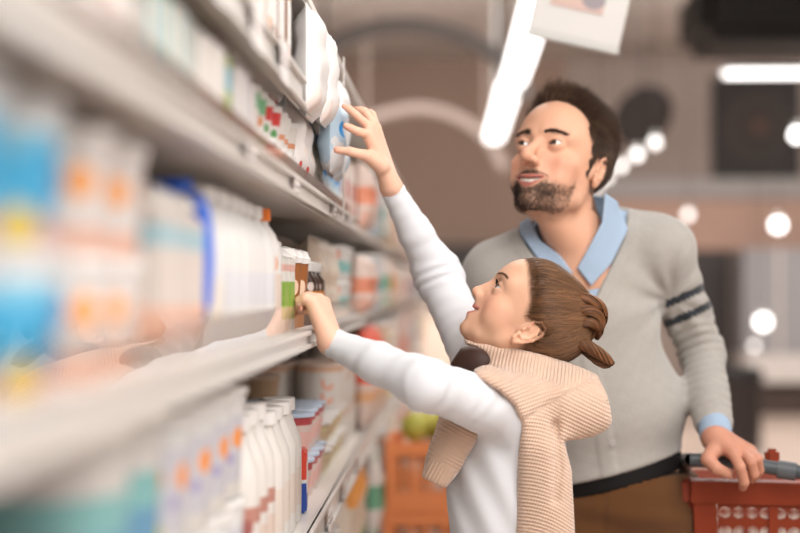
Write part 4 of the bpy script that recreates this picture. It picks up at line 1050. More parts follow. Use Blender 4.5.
def body_piece(name, f, lo, hi, h): return mesh_sdf(name, f, lo, hi, h)
def join_meshes(name, mes):
    """One mesh out of several, colour attribute kept."""
    vs, fs, cs, off = [], [], [], 0
    for me in mes:
        v = verts_of(me); n = len(me.polygons)
        f = np.empty(n * 4, np.int32); me.polygons.foreach_get('vertices', f)
        c = np.empty(len(v) * 4, np.float32); me.color_attributes['col'].data.foreach_get('color', c)
        vs.append(v); fs.append(f.reshape(-1, 4) + off); cs.append(c.reshape(-1, 4)[:, :3]); off += len(v)
    out = np_mesh(name, np.vstack(vs), np.vstack(fs)); set_col(out, np.vstack(cs)); return out

# ================================================================== THE MAN
FM = head_frame(at(558, 173, 2.70), math.radians(58), math.radians(20), math.radians(-2), k=1.045)
mJ = dict(neck=at(580, 246, 2.76), rs=at(493, 279, 2.77), ls=at(664, 254, 2.79), el=at(702, 352, 2.86), wr=at(715, 434, 2.67),
          rel=at(496, 400, 2.86), rwr=at(528, 500, 2.74), chest=at(574, 330, 2.79), belly=at(609, 410, 2.79), hip=at(626, 500, 2.79))
def man_torso(p, o=0.0):
    J = mJ
    d = ell(p, J['chest'], (0.158 + o, 0.112 + o, 0.165 + o))
    d = smin(d, ell(p, J['belly'], (0.138 + o, 0.108 + o, 0.130 + o)), 0.06)
    d = smin(d, ell(p, J['hip'], (0.150 + o, 0.114 + o, 0.110 + o)), 0.05)
    d = smin(d, cone(p, J['rs'] + V(.01, 0, 0), J['ls'] - V(.01, 0, 0), 0.060 + o, 0.060 + o), 0.05)
    nb = J['neck'] + V(0.005, 0.02, 0.03)
    d = smin(d, cone(p, nb, J['ls'] + V(-.015, 0, .016), 0.054 + o, 0.050 + o), 0.03)
    d = smin(d, cone(p, nb, J['rs'] + V(.015, 0, .014), 0.052 + o, 0.050 + o), 0.03)
    return d
def man_neck(p, o=0.0):
    a = FM.wor(V(-0.028, 0, -0.03)[None])[0]; t = FM.wor(V(0.020, 0, -0.075)[None])[0]
    d = cone(p, a, mJ['neck'] + V(0, 0.0, -0.03), 0.054 + o, 0.062 + o)
    d = smin(d, cone(p, t, mJ['neck'] + V(0.0, -0.03, -0.02), 0.026 + o, 0.035 + o), 0.03)
    return d
def arm_sdf(p, a, b, c, ra, rb, rc, k=0.02): return smin(cone(p, a, b, ra, rb), cone(p, b, c, rb * 0.97, rc), k)
# hand on the cart handle
hw = at(716, 438, 2.655)
kn = [at(733, 453, 2.605), at(741, 451, 2.625), at(747, 450, 2.650), at(750, 451, 2.672)]
mf = [[kn[0], at(740, 467, 2.575), at(744, 482, 2.585), at(743, 487, 2.60)],
      [kn[1], at(751, 462, 2.590), at(754, 474, 2.600), at(752, 479, 2.62)],
      [kn[2], at(757, 459, 2.610), at(759, 470, 2.625), at(756, 476, 2.645)],
      [kn[3], at(758, 458, 2.640), at(760, 467, 2.650), at(757, 472, 2.665)]]
mth = [at(717, 446, 2.635), at(708, 459, 2.60), at(716, 468, 2.59), at(729, 474, 2.595)]
def man_hand(p):
    d = None
    for i, k_ in enumerate(kn):
        e = cone(p, hw + V(0.006 * (i - 1.5) * 0.5, 0.006 * (i - 1.5), 0), k_, 0.019, 0.0125)
        d = e if d is None else smin(d, e, 0.012)
    for i, ch in enumerate(mf):
        r = [0.0105, 0.0098, 0.0090, 0.0078] if i < 3 else [0.009, 0.0082, 0.0075, 0.0068]
        d = smin(d, chain(p, ch, r, 0.003), 0.005)
    d = smin(d, chain(p, mth, [0.017, 0.0125, 0.0108, 0.009], 0.004), 0.008)
    return d
def man_fore(p): return cone(p, mJ['el'], hw, 0.036, 0.025)
def man_rhand(p):
    w = mJ['rwr']; d = cone(p, w, w + V(0.005, -0.01, -0.075), 0.026, 0.028)
    for i in range(4):
        b = w + V(0.0, 0.030 - 0.019 * i, -0.085); L = [0.07, 0.08, 0.082, 0.072][3 - i]
        d = smin(d, chain(p, [b, b + V(-.004, 0, -L * .5), b + V(.006, 0, -L)], [0.0105, 0.0095, 0.008], 0.003), 0.005)
    return smin(d, chain(p, [w + V(0, -.015, -.02), w + V(-.005, -.042, -.06), w + V(0, -.045, -.10)], [0.017, 0.012, 0.009], 0.004), 0.008)
def man_legs(p, o=0.0, shoe=False):
    d = None
    for s, fy in ((-1, 2.74), (1, 2.86)):
        hp = mJ['hip'] + V(0.075 * s, 0, -0.06); kne = V(hp[0] + 0.012 * s, fy - 0.02, 0.47); an = V(hp[0] + 0.015 * s, fy + 0.02, 0.09)
        e = smin(cone(p, hp, kne, 0.078 + o, 0.056 + o), cone(p, kne, an, 0.056 + o, 0.040 + o * 1.3), 0.03)
        d = e if d is None else smin(d, e, 0.02)
    return d
def man_skin_fine(p):
    d = head_sdf(FM.loc(p), MAN) * FM.k
    d = smin(d, man_neck(p), 0.022)
    ch = ell(p, mJ['neck'] + V(-.003, 0.0, -0.07), (0.09, 0.072, 0.08))
    return smin(d, ch, 0.03)
def man_skin_all(p):
    d = man_torso(p, -0.02)
    d = smin(d, arm_sdf(p, mJ['ls'], mJ['el'], hw, 0.040, 0.032, 0.022), 0.03)
    d = smin(d, arm_sdf(p, mJ['rs'], mJ['rel'], mJ['rwr'], 0.040, 0.032, 0.022), 0.03)
    d = smin(d, man_rhand(p), 0.006)
    return smin(d, man_legs(p, -0.012), 0.03)

# beard and hair masks (head frame)
def man_xb(z): return np.interp(z, [-0.06, -0.035, -0.012, 0.0, 0.025, 0.045, 0.062, 0.078, 0.092, 0.104, 0.13], [-0.035, -0.030, 0.008, 0.014, 0.018, 0.028, 0.038, 0.044, 0.046, 0.056, 0.10])
def man_hair_mask(q):
    a = np.abs(q[:, 1])
    xb = np.interp(q[:, 2], [-0.06, -0.035, -0.012, 0.0, 0.025, 0.045, 0.062, 0.078, 0.092, 0.104, 0.13],
                   [-0.035, -0.030, 0.008, 0.014, 0.018, 0.028, 0.038, 0.044, 0.046, 0.056, 0.10])
    xb = xb + 0.004 * np.sin(q[:, 2] * 260 + 3 * q[:, 1] * 50)
    xb = xb - 0.022 * (q[:, 1] < -0.02) * (q[:, 2] > 0.03)
    m = (q[:, 0] < xb) & (q[:, 2] > -0.052)
    ear = (a > 0.062) & (q[:, 0] > -0.030) & (q[:, 0] < 0.006) & (q[:, 2] < 0.034)
    m &= (q[:, 0] < -0.045) | (q[:, 2] > -0.028)
    return m & ~ear
def man_beard(q):
    """0..1 density of beard."""
    a = np.abs(q[:, 1]); x, z = q[:, 0], q[:, 2]
    top = np.interp(x, [0.0, 0.02, 0.045, 0.07, 0.10], [0.02, -0.012, -0.040, -0.050, -0.040])
    d1 = sstep(top - z, -0.006, 0.016) * sstep(x, 0.000, 0.012) * (1 - sstep(-z, 0.108, 0.122))
    neck = 1 - sstep((-z) - (0.092 + 0.25 * np.clip(x, 0, 0.1)), 0.0, 0.012)
    d1 = d1 * neck
    mx, mz = mouth_curve(MAN, a)
    mus = (x > 0.078) & (z > mz + 0.0070 * np.clip(1 - (a / 0.03) ** 2, 0, 1)) & (z < -0.0335 - 0.35 * a + 0.004) & (a < 0.036)
    lipz = (x > 0.08) & (np.abs(z - mz) < 0.0125 * np.clip(1 - (a / 0.0285) ** 2, 0, 1) ** 0.6 + 0.0005) & (a < 0.029)
    d = np.maximum(d1, mus * 0.95)
    d[lipz] = 0
    d *= 0.40 + 0.60 * sstep(x, 0.045, 0.085)
    # bare patches beside the lower lip
    return d
BROWN_HAIR = (0.075, 0.043, 0.028)
def build_man():
    rng = np.random.default_rng(5)
    f1 = lambda p: smax(man_skin_fine(p), (mJ['neck'][2] - 0.13) - p[:, 2], 0.004)
    me1 = mesh_sdf('head', f1, FM.O + V(-.17, -.17, -.26), FM.O + V(.17, .17, .17), 0.0017)
    v1 = verts_of(me1); q = FM.loc(v1)
    col = face_colors(q, MAN, (0.66, 0.37, 0.25), (0.42, 0.14, 0.11), (0.66, 0.27, 0.18), (0.62, 0.24, 0.16))
    b = man_beard(q) * (0.78 + 0.22 * wob(q, 400, 3))
    inhead = q[:, 2] > -0.125
    b = np.clip(b, 0, 1) * inhead
    col = col * (1 - 0.52 * b[:, None]) + np.array((0.075, 0.045, 0.032)) * 0.52 * b[:, None]
    hm = man_hair_mask(q) & (np.linalg.norm(q - V(-.01, 0, .03), axis=1) < 0.14)
    col[hm] = col[hm] * 0.2 + np.array(BROWN_HAIR) * 0.8
    set_col(me1, col)
    f2 = lambda p: smax(smin(man_fore(p), man_hand(p), 0.012), p[:, 2] - (hw[2] + 0.05), 0.004)
    me2 = mesh_sdf('hand', f2, hw - 0.13, hw + 0.12, 0.0022)
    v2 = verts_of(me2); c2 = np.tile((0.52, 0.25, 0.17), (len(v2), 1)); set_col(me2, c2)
    f3 = lambda p: np.maximum(man_skin_all(p), p[:, 2] - (mJ['neck'][2] - 0.10))
    me3 = mesh_sdf('body', f3, V(-0.05, 2.4, 0.02), V(0.75, 3.15, 1.5), 0.007)
    c3 = np.tile((0.66, 0.37, 0.25), (len(me3.vertices), 1)); set_col(me3, c3)
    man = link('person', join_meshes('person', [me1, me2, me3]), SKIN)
    tag(man, 'bearded man in a grey cardigan looking up, one hand on the red shopping cart', 'person')
    for s in (-1, 1): make_eye(FM, MAN, s, V(1, -0.12, 0.06), (0.045, 0.022, 0.012), man, EYE)
    make_teeth(FM, MAN, man, TEETH)
    # ---- hair
    HM = mat('dark_brown_hair', BROWN_HAIR, 0.5, spec=0.4); attr_color(HM)
    sc_f = lambda q: head_sdf(q, MAN, False)
    C0 = V(-0.012, 0, 0.035)
    def scalp(n):
        d = rng.normal(size=(n, 3)); d /= np.linalg.norm(d, axis=1, keepdims=True)
        r = project(sc_f, C0, d, 0.15); return C0 + d * r[:, None]
    q0 = scalp(46000); q0 = q0[man_hair_mask(q0)][:21000]
    # fade: thin out towards sides low
    top = sstep(q0[:, 2], 0.055, 0.105)
    side = 1 - top
    L = 0.007 + 0.008 * sstep(q0[:, 2], 0.0, 0.06) + 0.020 * top * (0.8 + 0.4 * sstep(q0[:, 0], 0.0, 0.07))
    dirs = side[:, None] * V(-0.35, 0, -0.9) + top[:, None] * V(0.15, 0.75, 0.25)
    dirs = dirs + 0.28 * np.stack([wob(q0, 60, 11), wob(q0, 60, 12), wob(q0, 60, 13)], 1) + rng.normal(size=dirs.shape) * 0.12
    lift = 0.20 + 0.35 * top + 0.55 * sstep(q0[:, 0], 0.02, 0.07) * top
    q0 = q0 + grad(sc_f, q0) * (0.6 * (0.002 + 0.009 * np.maximum(top, sstep(-q0[:, 0], -0.01, 0.05) * sstep(q0[:, 2], -0.02, 0.03))))[:, None] * (q0[:, 0] < man_xb(q0[:, 2]) - 0.012)[:, None]
    P = grow(sc_f, q0, dirs, L * rng.uniform(0.75, 1.15, len(q0)), 6, lift, rng, 0.5, 0.0006)
    R = np.linspace(0.00052, 0.00012, 6)[None] * np.ones((len(P), 1))
    me = tubes('hair', FM.wor(P.reshape(-1, 3)).reshape(P.shape), R)
    tn = np.clip(0.7 + 0.9 * rng.uniform(size=len(P)) + 0.4 * wob(q0, 90, 17), .3, 2.5); set_col(me, np.repeat(tn, 18)[:, None] * np.array((0.085, 0.051, 0.034)))
    hair = link('hair', me, HM, man)
    # cap under the strands
    def capf(p):
        qq = FM.loc(p); base = head_sdf(qq, MAN, False)
        th = 0.002 + 0.009 * np.maximum(sstep(qq[:, 2], 0.06, 0.11), sstep(-qq[:, 0], -0.01, 0.05) * sstep(qq[:, 2], -0.02, 0.03))
        xb = np.interp(qq[:, 2], [-0.06, -0.035, -0.012, 0.0, 0.025, 0.045, 0.062, 0.078, 0.092, 0.104, 0.13],
                       [-0.040, -0.036, -0.032, -0.031, -0.030, 0.016, 0.028, 0.036, 0.038, 0.048, 0.08])
        xb = xb - 0.024 * sstep(-qq[:, 1], 0.01, 0.03) * (qq[:, 2] > 0.03)
        return smax(smax(base - th - 0.0012 * wob(qq, 180, 4), qq[:, 0] - xb + 0.006, 0.006), -0.045 - qq[:, 2], 0.004)
    cap = mesh_sdf('hair_cap', capf, FM.O - 0.17, FM.O + 0.19, 0.0028)
    set_col(cap, np.tile((0.055, 0.033, 0.022), (len(cap.vertices), 1)))
    link('hair_undercoat', cap, HM, hair)
    # ---- beard strands
    BM = mat('beard_hair', (0.060, 0.036, 0.025), 0.5)
    d = rng.normal(size=(60000, 3)); d[:, 0] = np.abs(d[:, 0]); d /= np.linalg.norm(d, axis=1, keepdims=True)
    C1 = V(0.03, 0, -0.05); r = project(sc_f, C1, d, 0.12); q1 = C1 + d * r[:, None]
    q1 = q1[rng.uniform(size=len(q1)) < man_beard(q1) ** 1.5][:4600]
    P = grow(sc_f, q1, np.tile(V(0.25, 0, -0.9), (len(q1), 1)) + rng.normal(size=q1.shape) * 0.3, 0.0048 * rng.uniform(.6, 1.2, len(q1)), 4,
             np.full(len(q1), 0.5), rng, 0.5, 0.0003)
    link('beard', tubes('beard', FM.wor(P.reshape(-1, 3)).reshape(P.shape), np.linspace(0.00034, 0.00012, 4)[None] * np.ones((len(P), 1))), BM, man)
    # ---- brows and lashes
    for s in (-1, 1):
        n = 260; t = rng.uniform(0, 1, n)
        y = s * (0.012 + 0.036 * t); z = 0.0360 + 0.0055 * np.sin(t * 2.6) - 0.004 * t + rng.normal(size=n) * 0.0016 * (1.2 - t * 0.7)
        o = np.stack([np.full(n, 0.02), y, z], 1); dr = np.tile(V(1, 0, 0), (n, 1)); r = project(sc_f, o, dr, 0.12); rt = o + dr * r[:, None]
        P = grow(sc_f, rt, np.tile(V(-0.1, s * 1.0, 0.25), (n, 1)) + rng.normal(size=(n, 3)) * 0.15, 0.0085 * rng.uniform(.7, 1.1, n), 4, np.full(n, 0.2), rng, 0.2, 0.0004)
        link('eyebrow', tubes('eyebrow', FM.wor(P.reshape(-1, 3)).reshape(P.shape), np.linspace(0.00032, 0.00012, 4)[None] * np.ones((n, 1))), BM, man)
    # ---- cardigan
    vpoly = [(498, 150), (660, 150), (632, 214), (628, 236), (603, 285), (584, 322), (560, 285), (528, 245), (517, 216)]
    vw = np.array([at(x, y, 2.66)[[0, 2]] for x, y in vpoly])
    hem0, hem1 = at(575, 487, 2.68), at(688, 457, 2.68)
    hn = unit(V(-(hem1 - hem0)[2], 0, (hem1 - hem0)[0]))
    LS, EL, WR = mJ['ls'], mJ['el'], mJ['wr'] + (mJ['el'] - mJ['wr']) * 0.07
    def sleeve(p, a, b, c):
        s1 = np.clip((p - a) @ (b - a) / ((b - a) @ (b - a)), 0, 1); s2 = np.clip((p - b) @ (c - b) / ((c - b) @ (c - b)), 0, 1)
        d = arm_sdf(p, a, b, c, 0.054, 0.045, 0.034, 0.02)
        s = s1 + s2
        env = np.exp(-((s - 1.0) / 0.35) ** 2) + 0.9 * sstep(s, 1.25, 1.6) * (1 - sstep(s, 1.93, 2.0))
        fold = np.sin(s * 58 + 1.6 * wob(p, 22, 7)) * 0.0024 * env * (0.5 + 0.8 * np.abs(wob(p, 14, 9)))
        cut = (p - c) @ unit(c - b)
        return smax(d + fold, cut, 0.006)
    def card(p):
        d = man_torso(p, 0.008)
        d = smin(d, sleeve(p, LS, EL, WR), 0.028)
        d = smin(d, sleeve(p, mJ['rs'], mJ['rel'], mJ['rwr']), 0.028)
        d = d + 0.0045 * wob(p, 17, 21)
        arm0 = at(676, 300, 2.72); rr = p - arm0; rad = np.sqrt(rr[:, 0] ** 2 + rr[:, 2] ** 2); an = np.arctan2(rr[:, 2], rr[:, 0])
        d = d + 0.0035 * np.sin(an * 9 + 2.0 * wob(p, 8, 23)) * np.exp(-(rad / 0.13) ** 2) * sstep(rad, 0.01, 0.05)
        # raised ribbed band beside the V and down the front
        pv = poly2(p[:, 0], p[:, 2], vw)
        band = (np.abs(pv - 0.011) < 0.011) & (p[:, 1] < mJ['neck'][1])
        d = d - 0.0022 * band
        x0 = at(584, 322, 2.66); x1 = at(612, 480, 2.66)
        lx = x0[0] + (x1[0] - x0[0]) * (x0[2] - p[:, 2]) / (x0[2] - x1[2])
        pb = (1 - sstep(np.abs(p[:, 0] - lx), 0.013, 0.016)) * (p[:, 2] < x0[2]) * (p[:, 1] < 2.75)
        d = d - 0.0025 * pb
        hemd = (p - hem0) @ hn - 0.0  # positive above hem
        d = smax(d, -np.where(hemd < 0.2, hemd, 0.2), 0.008)
        cutv = np.maximum(pv, p[:, 1] - (mJ['neck'][1] + 0.02))
        nk = cone(p, mJ['neck'] + V(0, .0, -.03), mJ['neck'] + V(-0.01, 0.0, 0.16), 0.072, 0.095)
        return smax(smax(d, -cutv, 0.004), -nk, 0.006)
    me = mesh_sdf('cardigan', card, V(-0.05, 2.5, 0.75), V(0.75, 3.1, 1.5), 0.0042)
    v = verts_of(me)
    CM = mat('grey_wool', (0.42, 0.40, 0.37), 0.95, spec=0.1, sheen=0.3); attr_color(CM)
    c = np.tile((0.365, 0.345, 0.320), (len(v), 1)); c *= (1 + 0.05 * wob(v, 300, 2))[:, None]
    st = unit(V(-0.41, 0, 0.91)); onarm = v[:, 0] > at(668, 300, 2.75)[0]
    for (x, y) in ((694, 293), (699, 312)):
        s = (v - at(x, y, 2.75)) @ st
        c[(np.abs(s) < 0.0075) & onarm] = (0.022, 0.026, 0.034)
    set_col(me, c); noise_bump(CM, 420, 0.55, 0.0025, 2)
    cg = link('cardigan', me, CM, man)
    BT = mat('grey_button', (0.36, 0.34, 0.32), 0.35)
    for (x, y) in ((611, 442), (606, 402), (600, 362)):
        q0 = at(x, y, 2.7); dd = project(lambda p: -card(p), V(q0[0], 2.45, q0[2])[None], V(0, 1, 0)[None], 0.4)[0]
        bm = bmesh.new(); bmesh.ops.create_cone(bm, cap_ends=True, segments=24, radius1=0.0062, radius2=0.0058, depth=0.003)
        bmesh.ops.rotate(bm, verts=bm.verts, matrix=Matrix.Rotation(math.radians(90), 3, 'X'))
        bmesh.ops.translate(bm, verts=bm.verts, vec=(q0[0], 2.45 + dd - 0.001, q0[2])); b_ = bpy.data.meshes.new('button'); bm.to_mesh(b_); bm.free()
        link('button', b_, BT, cg)
    # ---- shirt
    SM = mat('pale_blue_cotton', (0.32, 0.42, 0.55), 0.8, spec=0.2); noise_bump(SM, 500, 0.2, 0.001)
    open_ = [(530, 205), (612, 196), (606, 226), (588, 252), (578, 264), (564, 256), (541, 242)]
    ow = np.array([at(x, y, 2.66)[[0, 2]] for x, y in open_])
    def neckhole(p, o): return cone(p, mJ['neck'] + V(0, .0, -.02), mJ['neck'] + V(-0.012, -0.01, 0.18), 0.066 + o, 0.070 + o)
    def shirt(p):
        d = smax(man_torso(p, 0.001), mJ['hip'][2] + 0.13 - p[:, 2], 0.004)
        d = smin(d, arm_sdf(p, mJ['ls'], mJ['el'], hw, 0.038, 0.031, 0.0300), 0.02)
        d = smin(d, arm_sdf(p, mJ['rs'], mJ['rel'], mJ['rwr'], 0.042, 0.034, 0.024), 0.02)
        d = smax(d, (p - hw) @ unit(hw - mJ['el']), 0.003)
        ov = np.maximum(poly2(p[:, 0], p[:, 2], ow), p[:, 1] - mJ['neck'][1])
        d = d + 0.002 * wob(p, 40, 31)
        return smax(smax(d, -ov, 0.003), -neckhole(p, 0), 0.004)
    me = mesh_sdf('shirt', shirt, V(-0.05, 2.5, 0.80), V(0.75, 3.1, 1.52), 0.0045)
    sh = link('shirt', me, SM, man)
    lf = [(531, 214), (522, 214), (522, 232), (534, 252), (556, 282), (574, 273), (562, 256), (541, 238)]
    rf = [(606, 192), (621, 200), (632, 228), (613, 264), (592, 286), (578, 268), (588, 250), (603, 222)]
    lw = np.array([at(x, y, 2.66)[[0, 2]] for x, y in lf]); rw = np.array([at(x, y, 2.66)[[0, 2]] for x, y in rf])
    def collar(p):
        base = smin(man_torso(p, 0.006), neckhole(p, 0.006), 0.02)
        sh_ = np.abs(base - 0.0075) - 0.0045
        pz = np.minimum(poly2(p[:, 0], p[:, 2], lw), poly2(p[:, 0], p[:, 2], rw))
        flap = smax(sh_, np.maximum(pz, p[:, 1] - mJ['neck'][1] - 0.0), 0.003)
        nh = neckhole(p, 0.006)
        ax = unit(V(-0.012, -0.01, 0.20)); s = (p - mJ['neck']) @ ax
        tilt = s + 0.30 * (p[:, 1] - mJ['neck'][1]) * -1.0
        standb = smax(np.abs(nh) - 0.0030, np.maximum(tilt - 0.078, 0.0 - tilt), 0.002)
        standb = np.maximum(standb, -np.maximum(poly2(p[:, 0], p[:, 2], ow), p[:, 1] - mJ['neck'][1]))
        return np.minimum(flap, standb)
    me = mesh_sdf('collar', collar, mJ['neck'] + V(-.17, -.17, -.14), mJ['neck'] + V(.17, .17, .16), 0.0022)
    link('collar', me, SM, sh)
    # ---- trousers, belt, shoes
    TM = mat('brown_corduroy', (0.115, 0.048, 0.016), 0.85, spec=0.15, sheen=0.2)
    def trous(p):
        d = smin(ell(p, mJ['hip'], (0.150, 0.112, 0.115)), man_legs(p, 0.010), 0.03)
        d = d + 0.004 * wob(p, 26, 41) * sstep(0.95 - p[:, 2], 0, 0.1) + 0.003 * np.sin(p[:, 2] * 95 + 2.5 * wob(p, 12, 43)) * sstep(0.88 - p[:, 2], 0, 0.05)
        fly = (1 - sstep(np.abs(p[:, 0] - at(604, 500, 2.68)[0]), 0.003, 0.006)) * (p[:, 1] < 2.72) * (p[:, 2] > 0.78)
        d = d + 0.002 * fly
        return smax(smax(d, p[:, 2] - (hem0[2] + 0.018), 0.004), 0.055 - p[:, 2], 0.006)
    me = mesh_sdf('trousers', trous, V(-0.05, 2.5, 0.02), V(0.75, 3.1, 1.05), 0.006)
    set_float(me, verts_of(me)[:, 0], 'rib'); rib_bump(TM, 0.0045, 0.5, 0.001)
    tr = link('trousers', me, TM, man)
    BL = mat('black_leather', (0.008, 0.007, 0.007), 0.7, spec=0.15)
    def belt(p):
        d = smin(ell(p, mJ['hip'], (0.150, 0.112, 0.115)), ell(p, mJ['belly'], (0.132, 0.108, 0.130)), 0.06) + 0.001
        s = (p - (hem0 + V(0, 0, 0.002))) @ hn
        return np.maximum(d - .002, np.abs(s + 0.006) - 0.022)
    link('belt', mesh_sdf('belt', belt, V(0.05, 2.5, 0.75), V(0.55, 3.1, 1.05), 0.004), BL, man)
    for s, fy in ((-1, 2.74), (1, 2.86)):
        x = mJ['hip'][0] + 0.09 * s
        def shoe(p):
            d = cone(p, V(x, fy + 0.03, 0.045), V(x + .01 * s, fy - 0.15, 0.03), 0.042, 0.034)
            d = smin(d, cone(p, V(x, fy + .02, .06), V(x, fy + .02, .12), .042, .040), .03)
            d = np.maximum(d, -p[:, 2]); return np.maximum(d, p[:, 2] - 0.105)
        link('shoe', mesh_sdf('shoe', shoe, V(x - .09, fy - .22, -0.01), V(x + .09, fy + .12, .13), 0.005), BL, man)
    return man

# ================================================================== THE GIRL
FG = head_frame(at(518, 329, 2.335), math.radians(2), math.radians(45), math.radians(0), k=0.895)
gJ = dict(neck=at(549, 388, 2.345), ls=at(506, 412, 2.245), el=at(424, 384, 2.10), wr=at(331, 342, 2.185),
          rs=at(483, 372, 2.43), rel=at(438, 275, 2.53), rwr=at(391, 187, 2.47),
          chest=at(510, 440, 2.34), belly=at(502, 515, 2.34), hip=at(516, 600, 2.34))
def girl_torso(p, o=0.0):
    J = gJ
    d = ell(p, J['chest'], (0.082 + o, 0.110 + o, 0.125 + o))
    d = smin(d, ell(p, J['belly'], (0.080 + o, 0.105 + o, 0.120 + o)), 0.05)
    d = smin(d, ell(p, J['hip'], (0.092 + o, 0.118 + o, 0.105 + o)), 0.05)
    d = smin(d, cone(p, J['neck'] + V(0, -.02, -.01), J['ls'] + V(.01, .015, 0), 0.040 + o, 0.046 + o), 0.03)
    return smin(d, cone(p, J['neck'] + V(0, .02, -.01), J['rs'] + V(.01, -.01, -.01), 0.040 + o, 0.042 + o), 0.03)
def girl_neck(p, o=0.0):
    a = FG.wor(V(-0.030, 0, -0.015)[None])[0]; t = FG.wor(V(0.030, 0, -0.050)[None])[0]
    d = cone(p, a, gJ['neck'], 0.046 + o, 0.044 + o)
    return smin(d, cone(p, t, gJ['neck'] + V(-.02, 0, -.02), 0.028 + o, 0.036 + o), 0.02)
def girl_legs(p, o=0.0):
    d = None
    for s, fx in ((-1, 0.0), (1, -0.03)):
        hp = gJ['hip'] + V(0, 0.055 * s, -0.05); kne = V(hp[0] - 0.01 + fx, hp[1], 0.42); an = V(hp[0] + fx + 0.02, hp[1], 0.10)
        e = smin(cone(p, hp, kne, 0.062 + o, 0.045 + o), cone(p, kne, an, 0.045 + o, 0.030 + o), 0.02)
        d = e if d is None else smin(d, e, 0.02)
    return d
# reaching hand (right hand, palm towards the shelf)
rw = gJ['rwr']
r_kn = [at(367, 134, 2.420), at(369, 127, 2.435), at(373, 124, 2.452), at(376, 128, 2.470)]
r_f = [[r_kn[0], at(358, 131.5, 2.405), at(350.5, 128, 2.400), at(346, 126, 2.398)],
       [r_kn[1], at(357, 116, 2.425), at(349, 109, 2.420), at(344.5, 106, 2.420)],
       [r_kn[2], at(365, 112, 2.450), at(356, 106, 2.452), at(351.5, 104, 2.455)],
       [r_kn[3], at(372, 115, 2.480), at(366, 109, 2.490), at(362, 108, 2.495)]]
r_t = [at(381, 166, 2.435), at(367, 156, 2.415), at(350, 151.5, 2.405), at(337, 150, 2.402)]
def girl_rhand(p):
    d = None
    for i, k_ in enumerate(r_kn):
        e = cone(p, rw + V(0, 0.007 * (i - 1.5), 0), k_, 0.0150, 0.0092)
        d = e if d is None else smin(d, e, 0.010)
    for i, ch in enumerate(r_f):
        r = [0.0082, 0.0070, 0.0064, 0.0054]
        d = smin(d, chain(p, ch, r, 0.002), 0.003)
    return smin(d, chain(p, r_t, [0.0140, 0.0098, 0.0074, 0.0060], 0.004), 0.007)
# resting hand (left hand, fingers over the price rail)
lw_ = gJ['wr']
l_kn = [at(311, 302, 2.170), at(314, 300, 2.190), at(319, 300, 2.208), at(324, 303, 2.222)]
l_f = [[l_kn[0], at(305, 298.5, 2.165), at(299, 301, 2.168), at(299, 309, 2.172)],
       [l_kn[1], at(306, 297.5, 2.188), at(300, 300, 2.190), at(300, 309, 2.192)],
       [l_kn[2], at(309, 297, 2.210), at(302, 299, 2.212), at(302, 307, 2.213)],
       [l_kn[3], at(313, 298, 2.228), at(305, 300, 2.232), at(304, 307, 2.232)]]
l_t = [at(326, 330, 2.205), at(324, 318, 2.228), at(319, 312, 2.238), at(315, 307, 2.244)]
def girl_lhand(p):
    d = None
    for i, k_ in enumerate(l_kn):
        e = cone(p, lw_ + V(0, 0.006 * (i - 1.5), 0), k_, 0.0165, 0.0102)
        d = e if d is None else smin(d, e, 0.010)
    for i, ch in enumerate(l_f):
        d = smin(d, chain(p, ch, [0.0094, 0.0080, 0.0068, 0.0058], 0.002), 0.003)
    return smin(d, chain(p, l_t, [0.0125, 0.0090, 0.0074, 0.0062], 0.004), 0.007)
def girl_skin_fine(p):
    d = head_sdf(FG.loc(p), GIRL) * FG.k
    return smin(d, girl_neck(p), 0.018)
def girl_skin_all(p):
    d = girl_torso(p, -0.012)
    d = smin(d, arm_sdf(p, gJ['ls'], gJ['el'], lw_, 0.032, 0.026, 0.017), 0.02)
    d = smin(d, arm_sdf(p, gJ['rs'], gJ['rel'], rw, 0.030, 0.025, 0.016), 0.02)
    return smin(d, girl_legs(p, -0.006), 0.03)

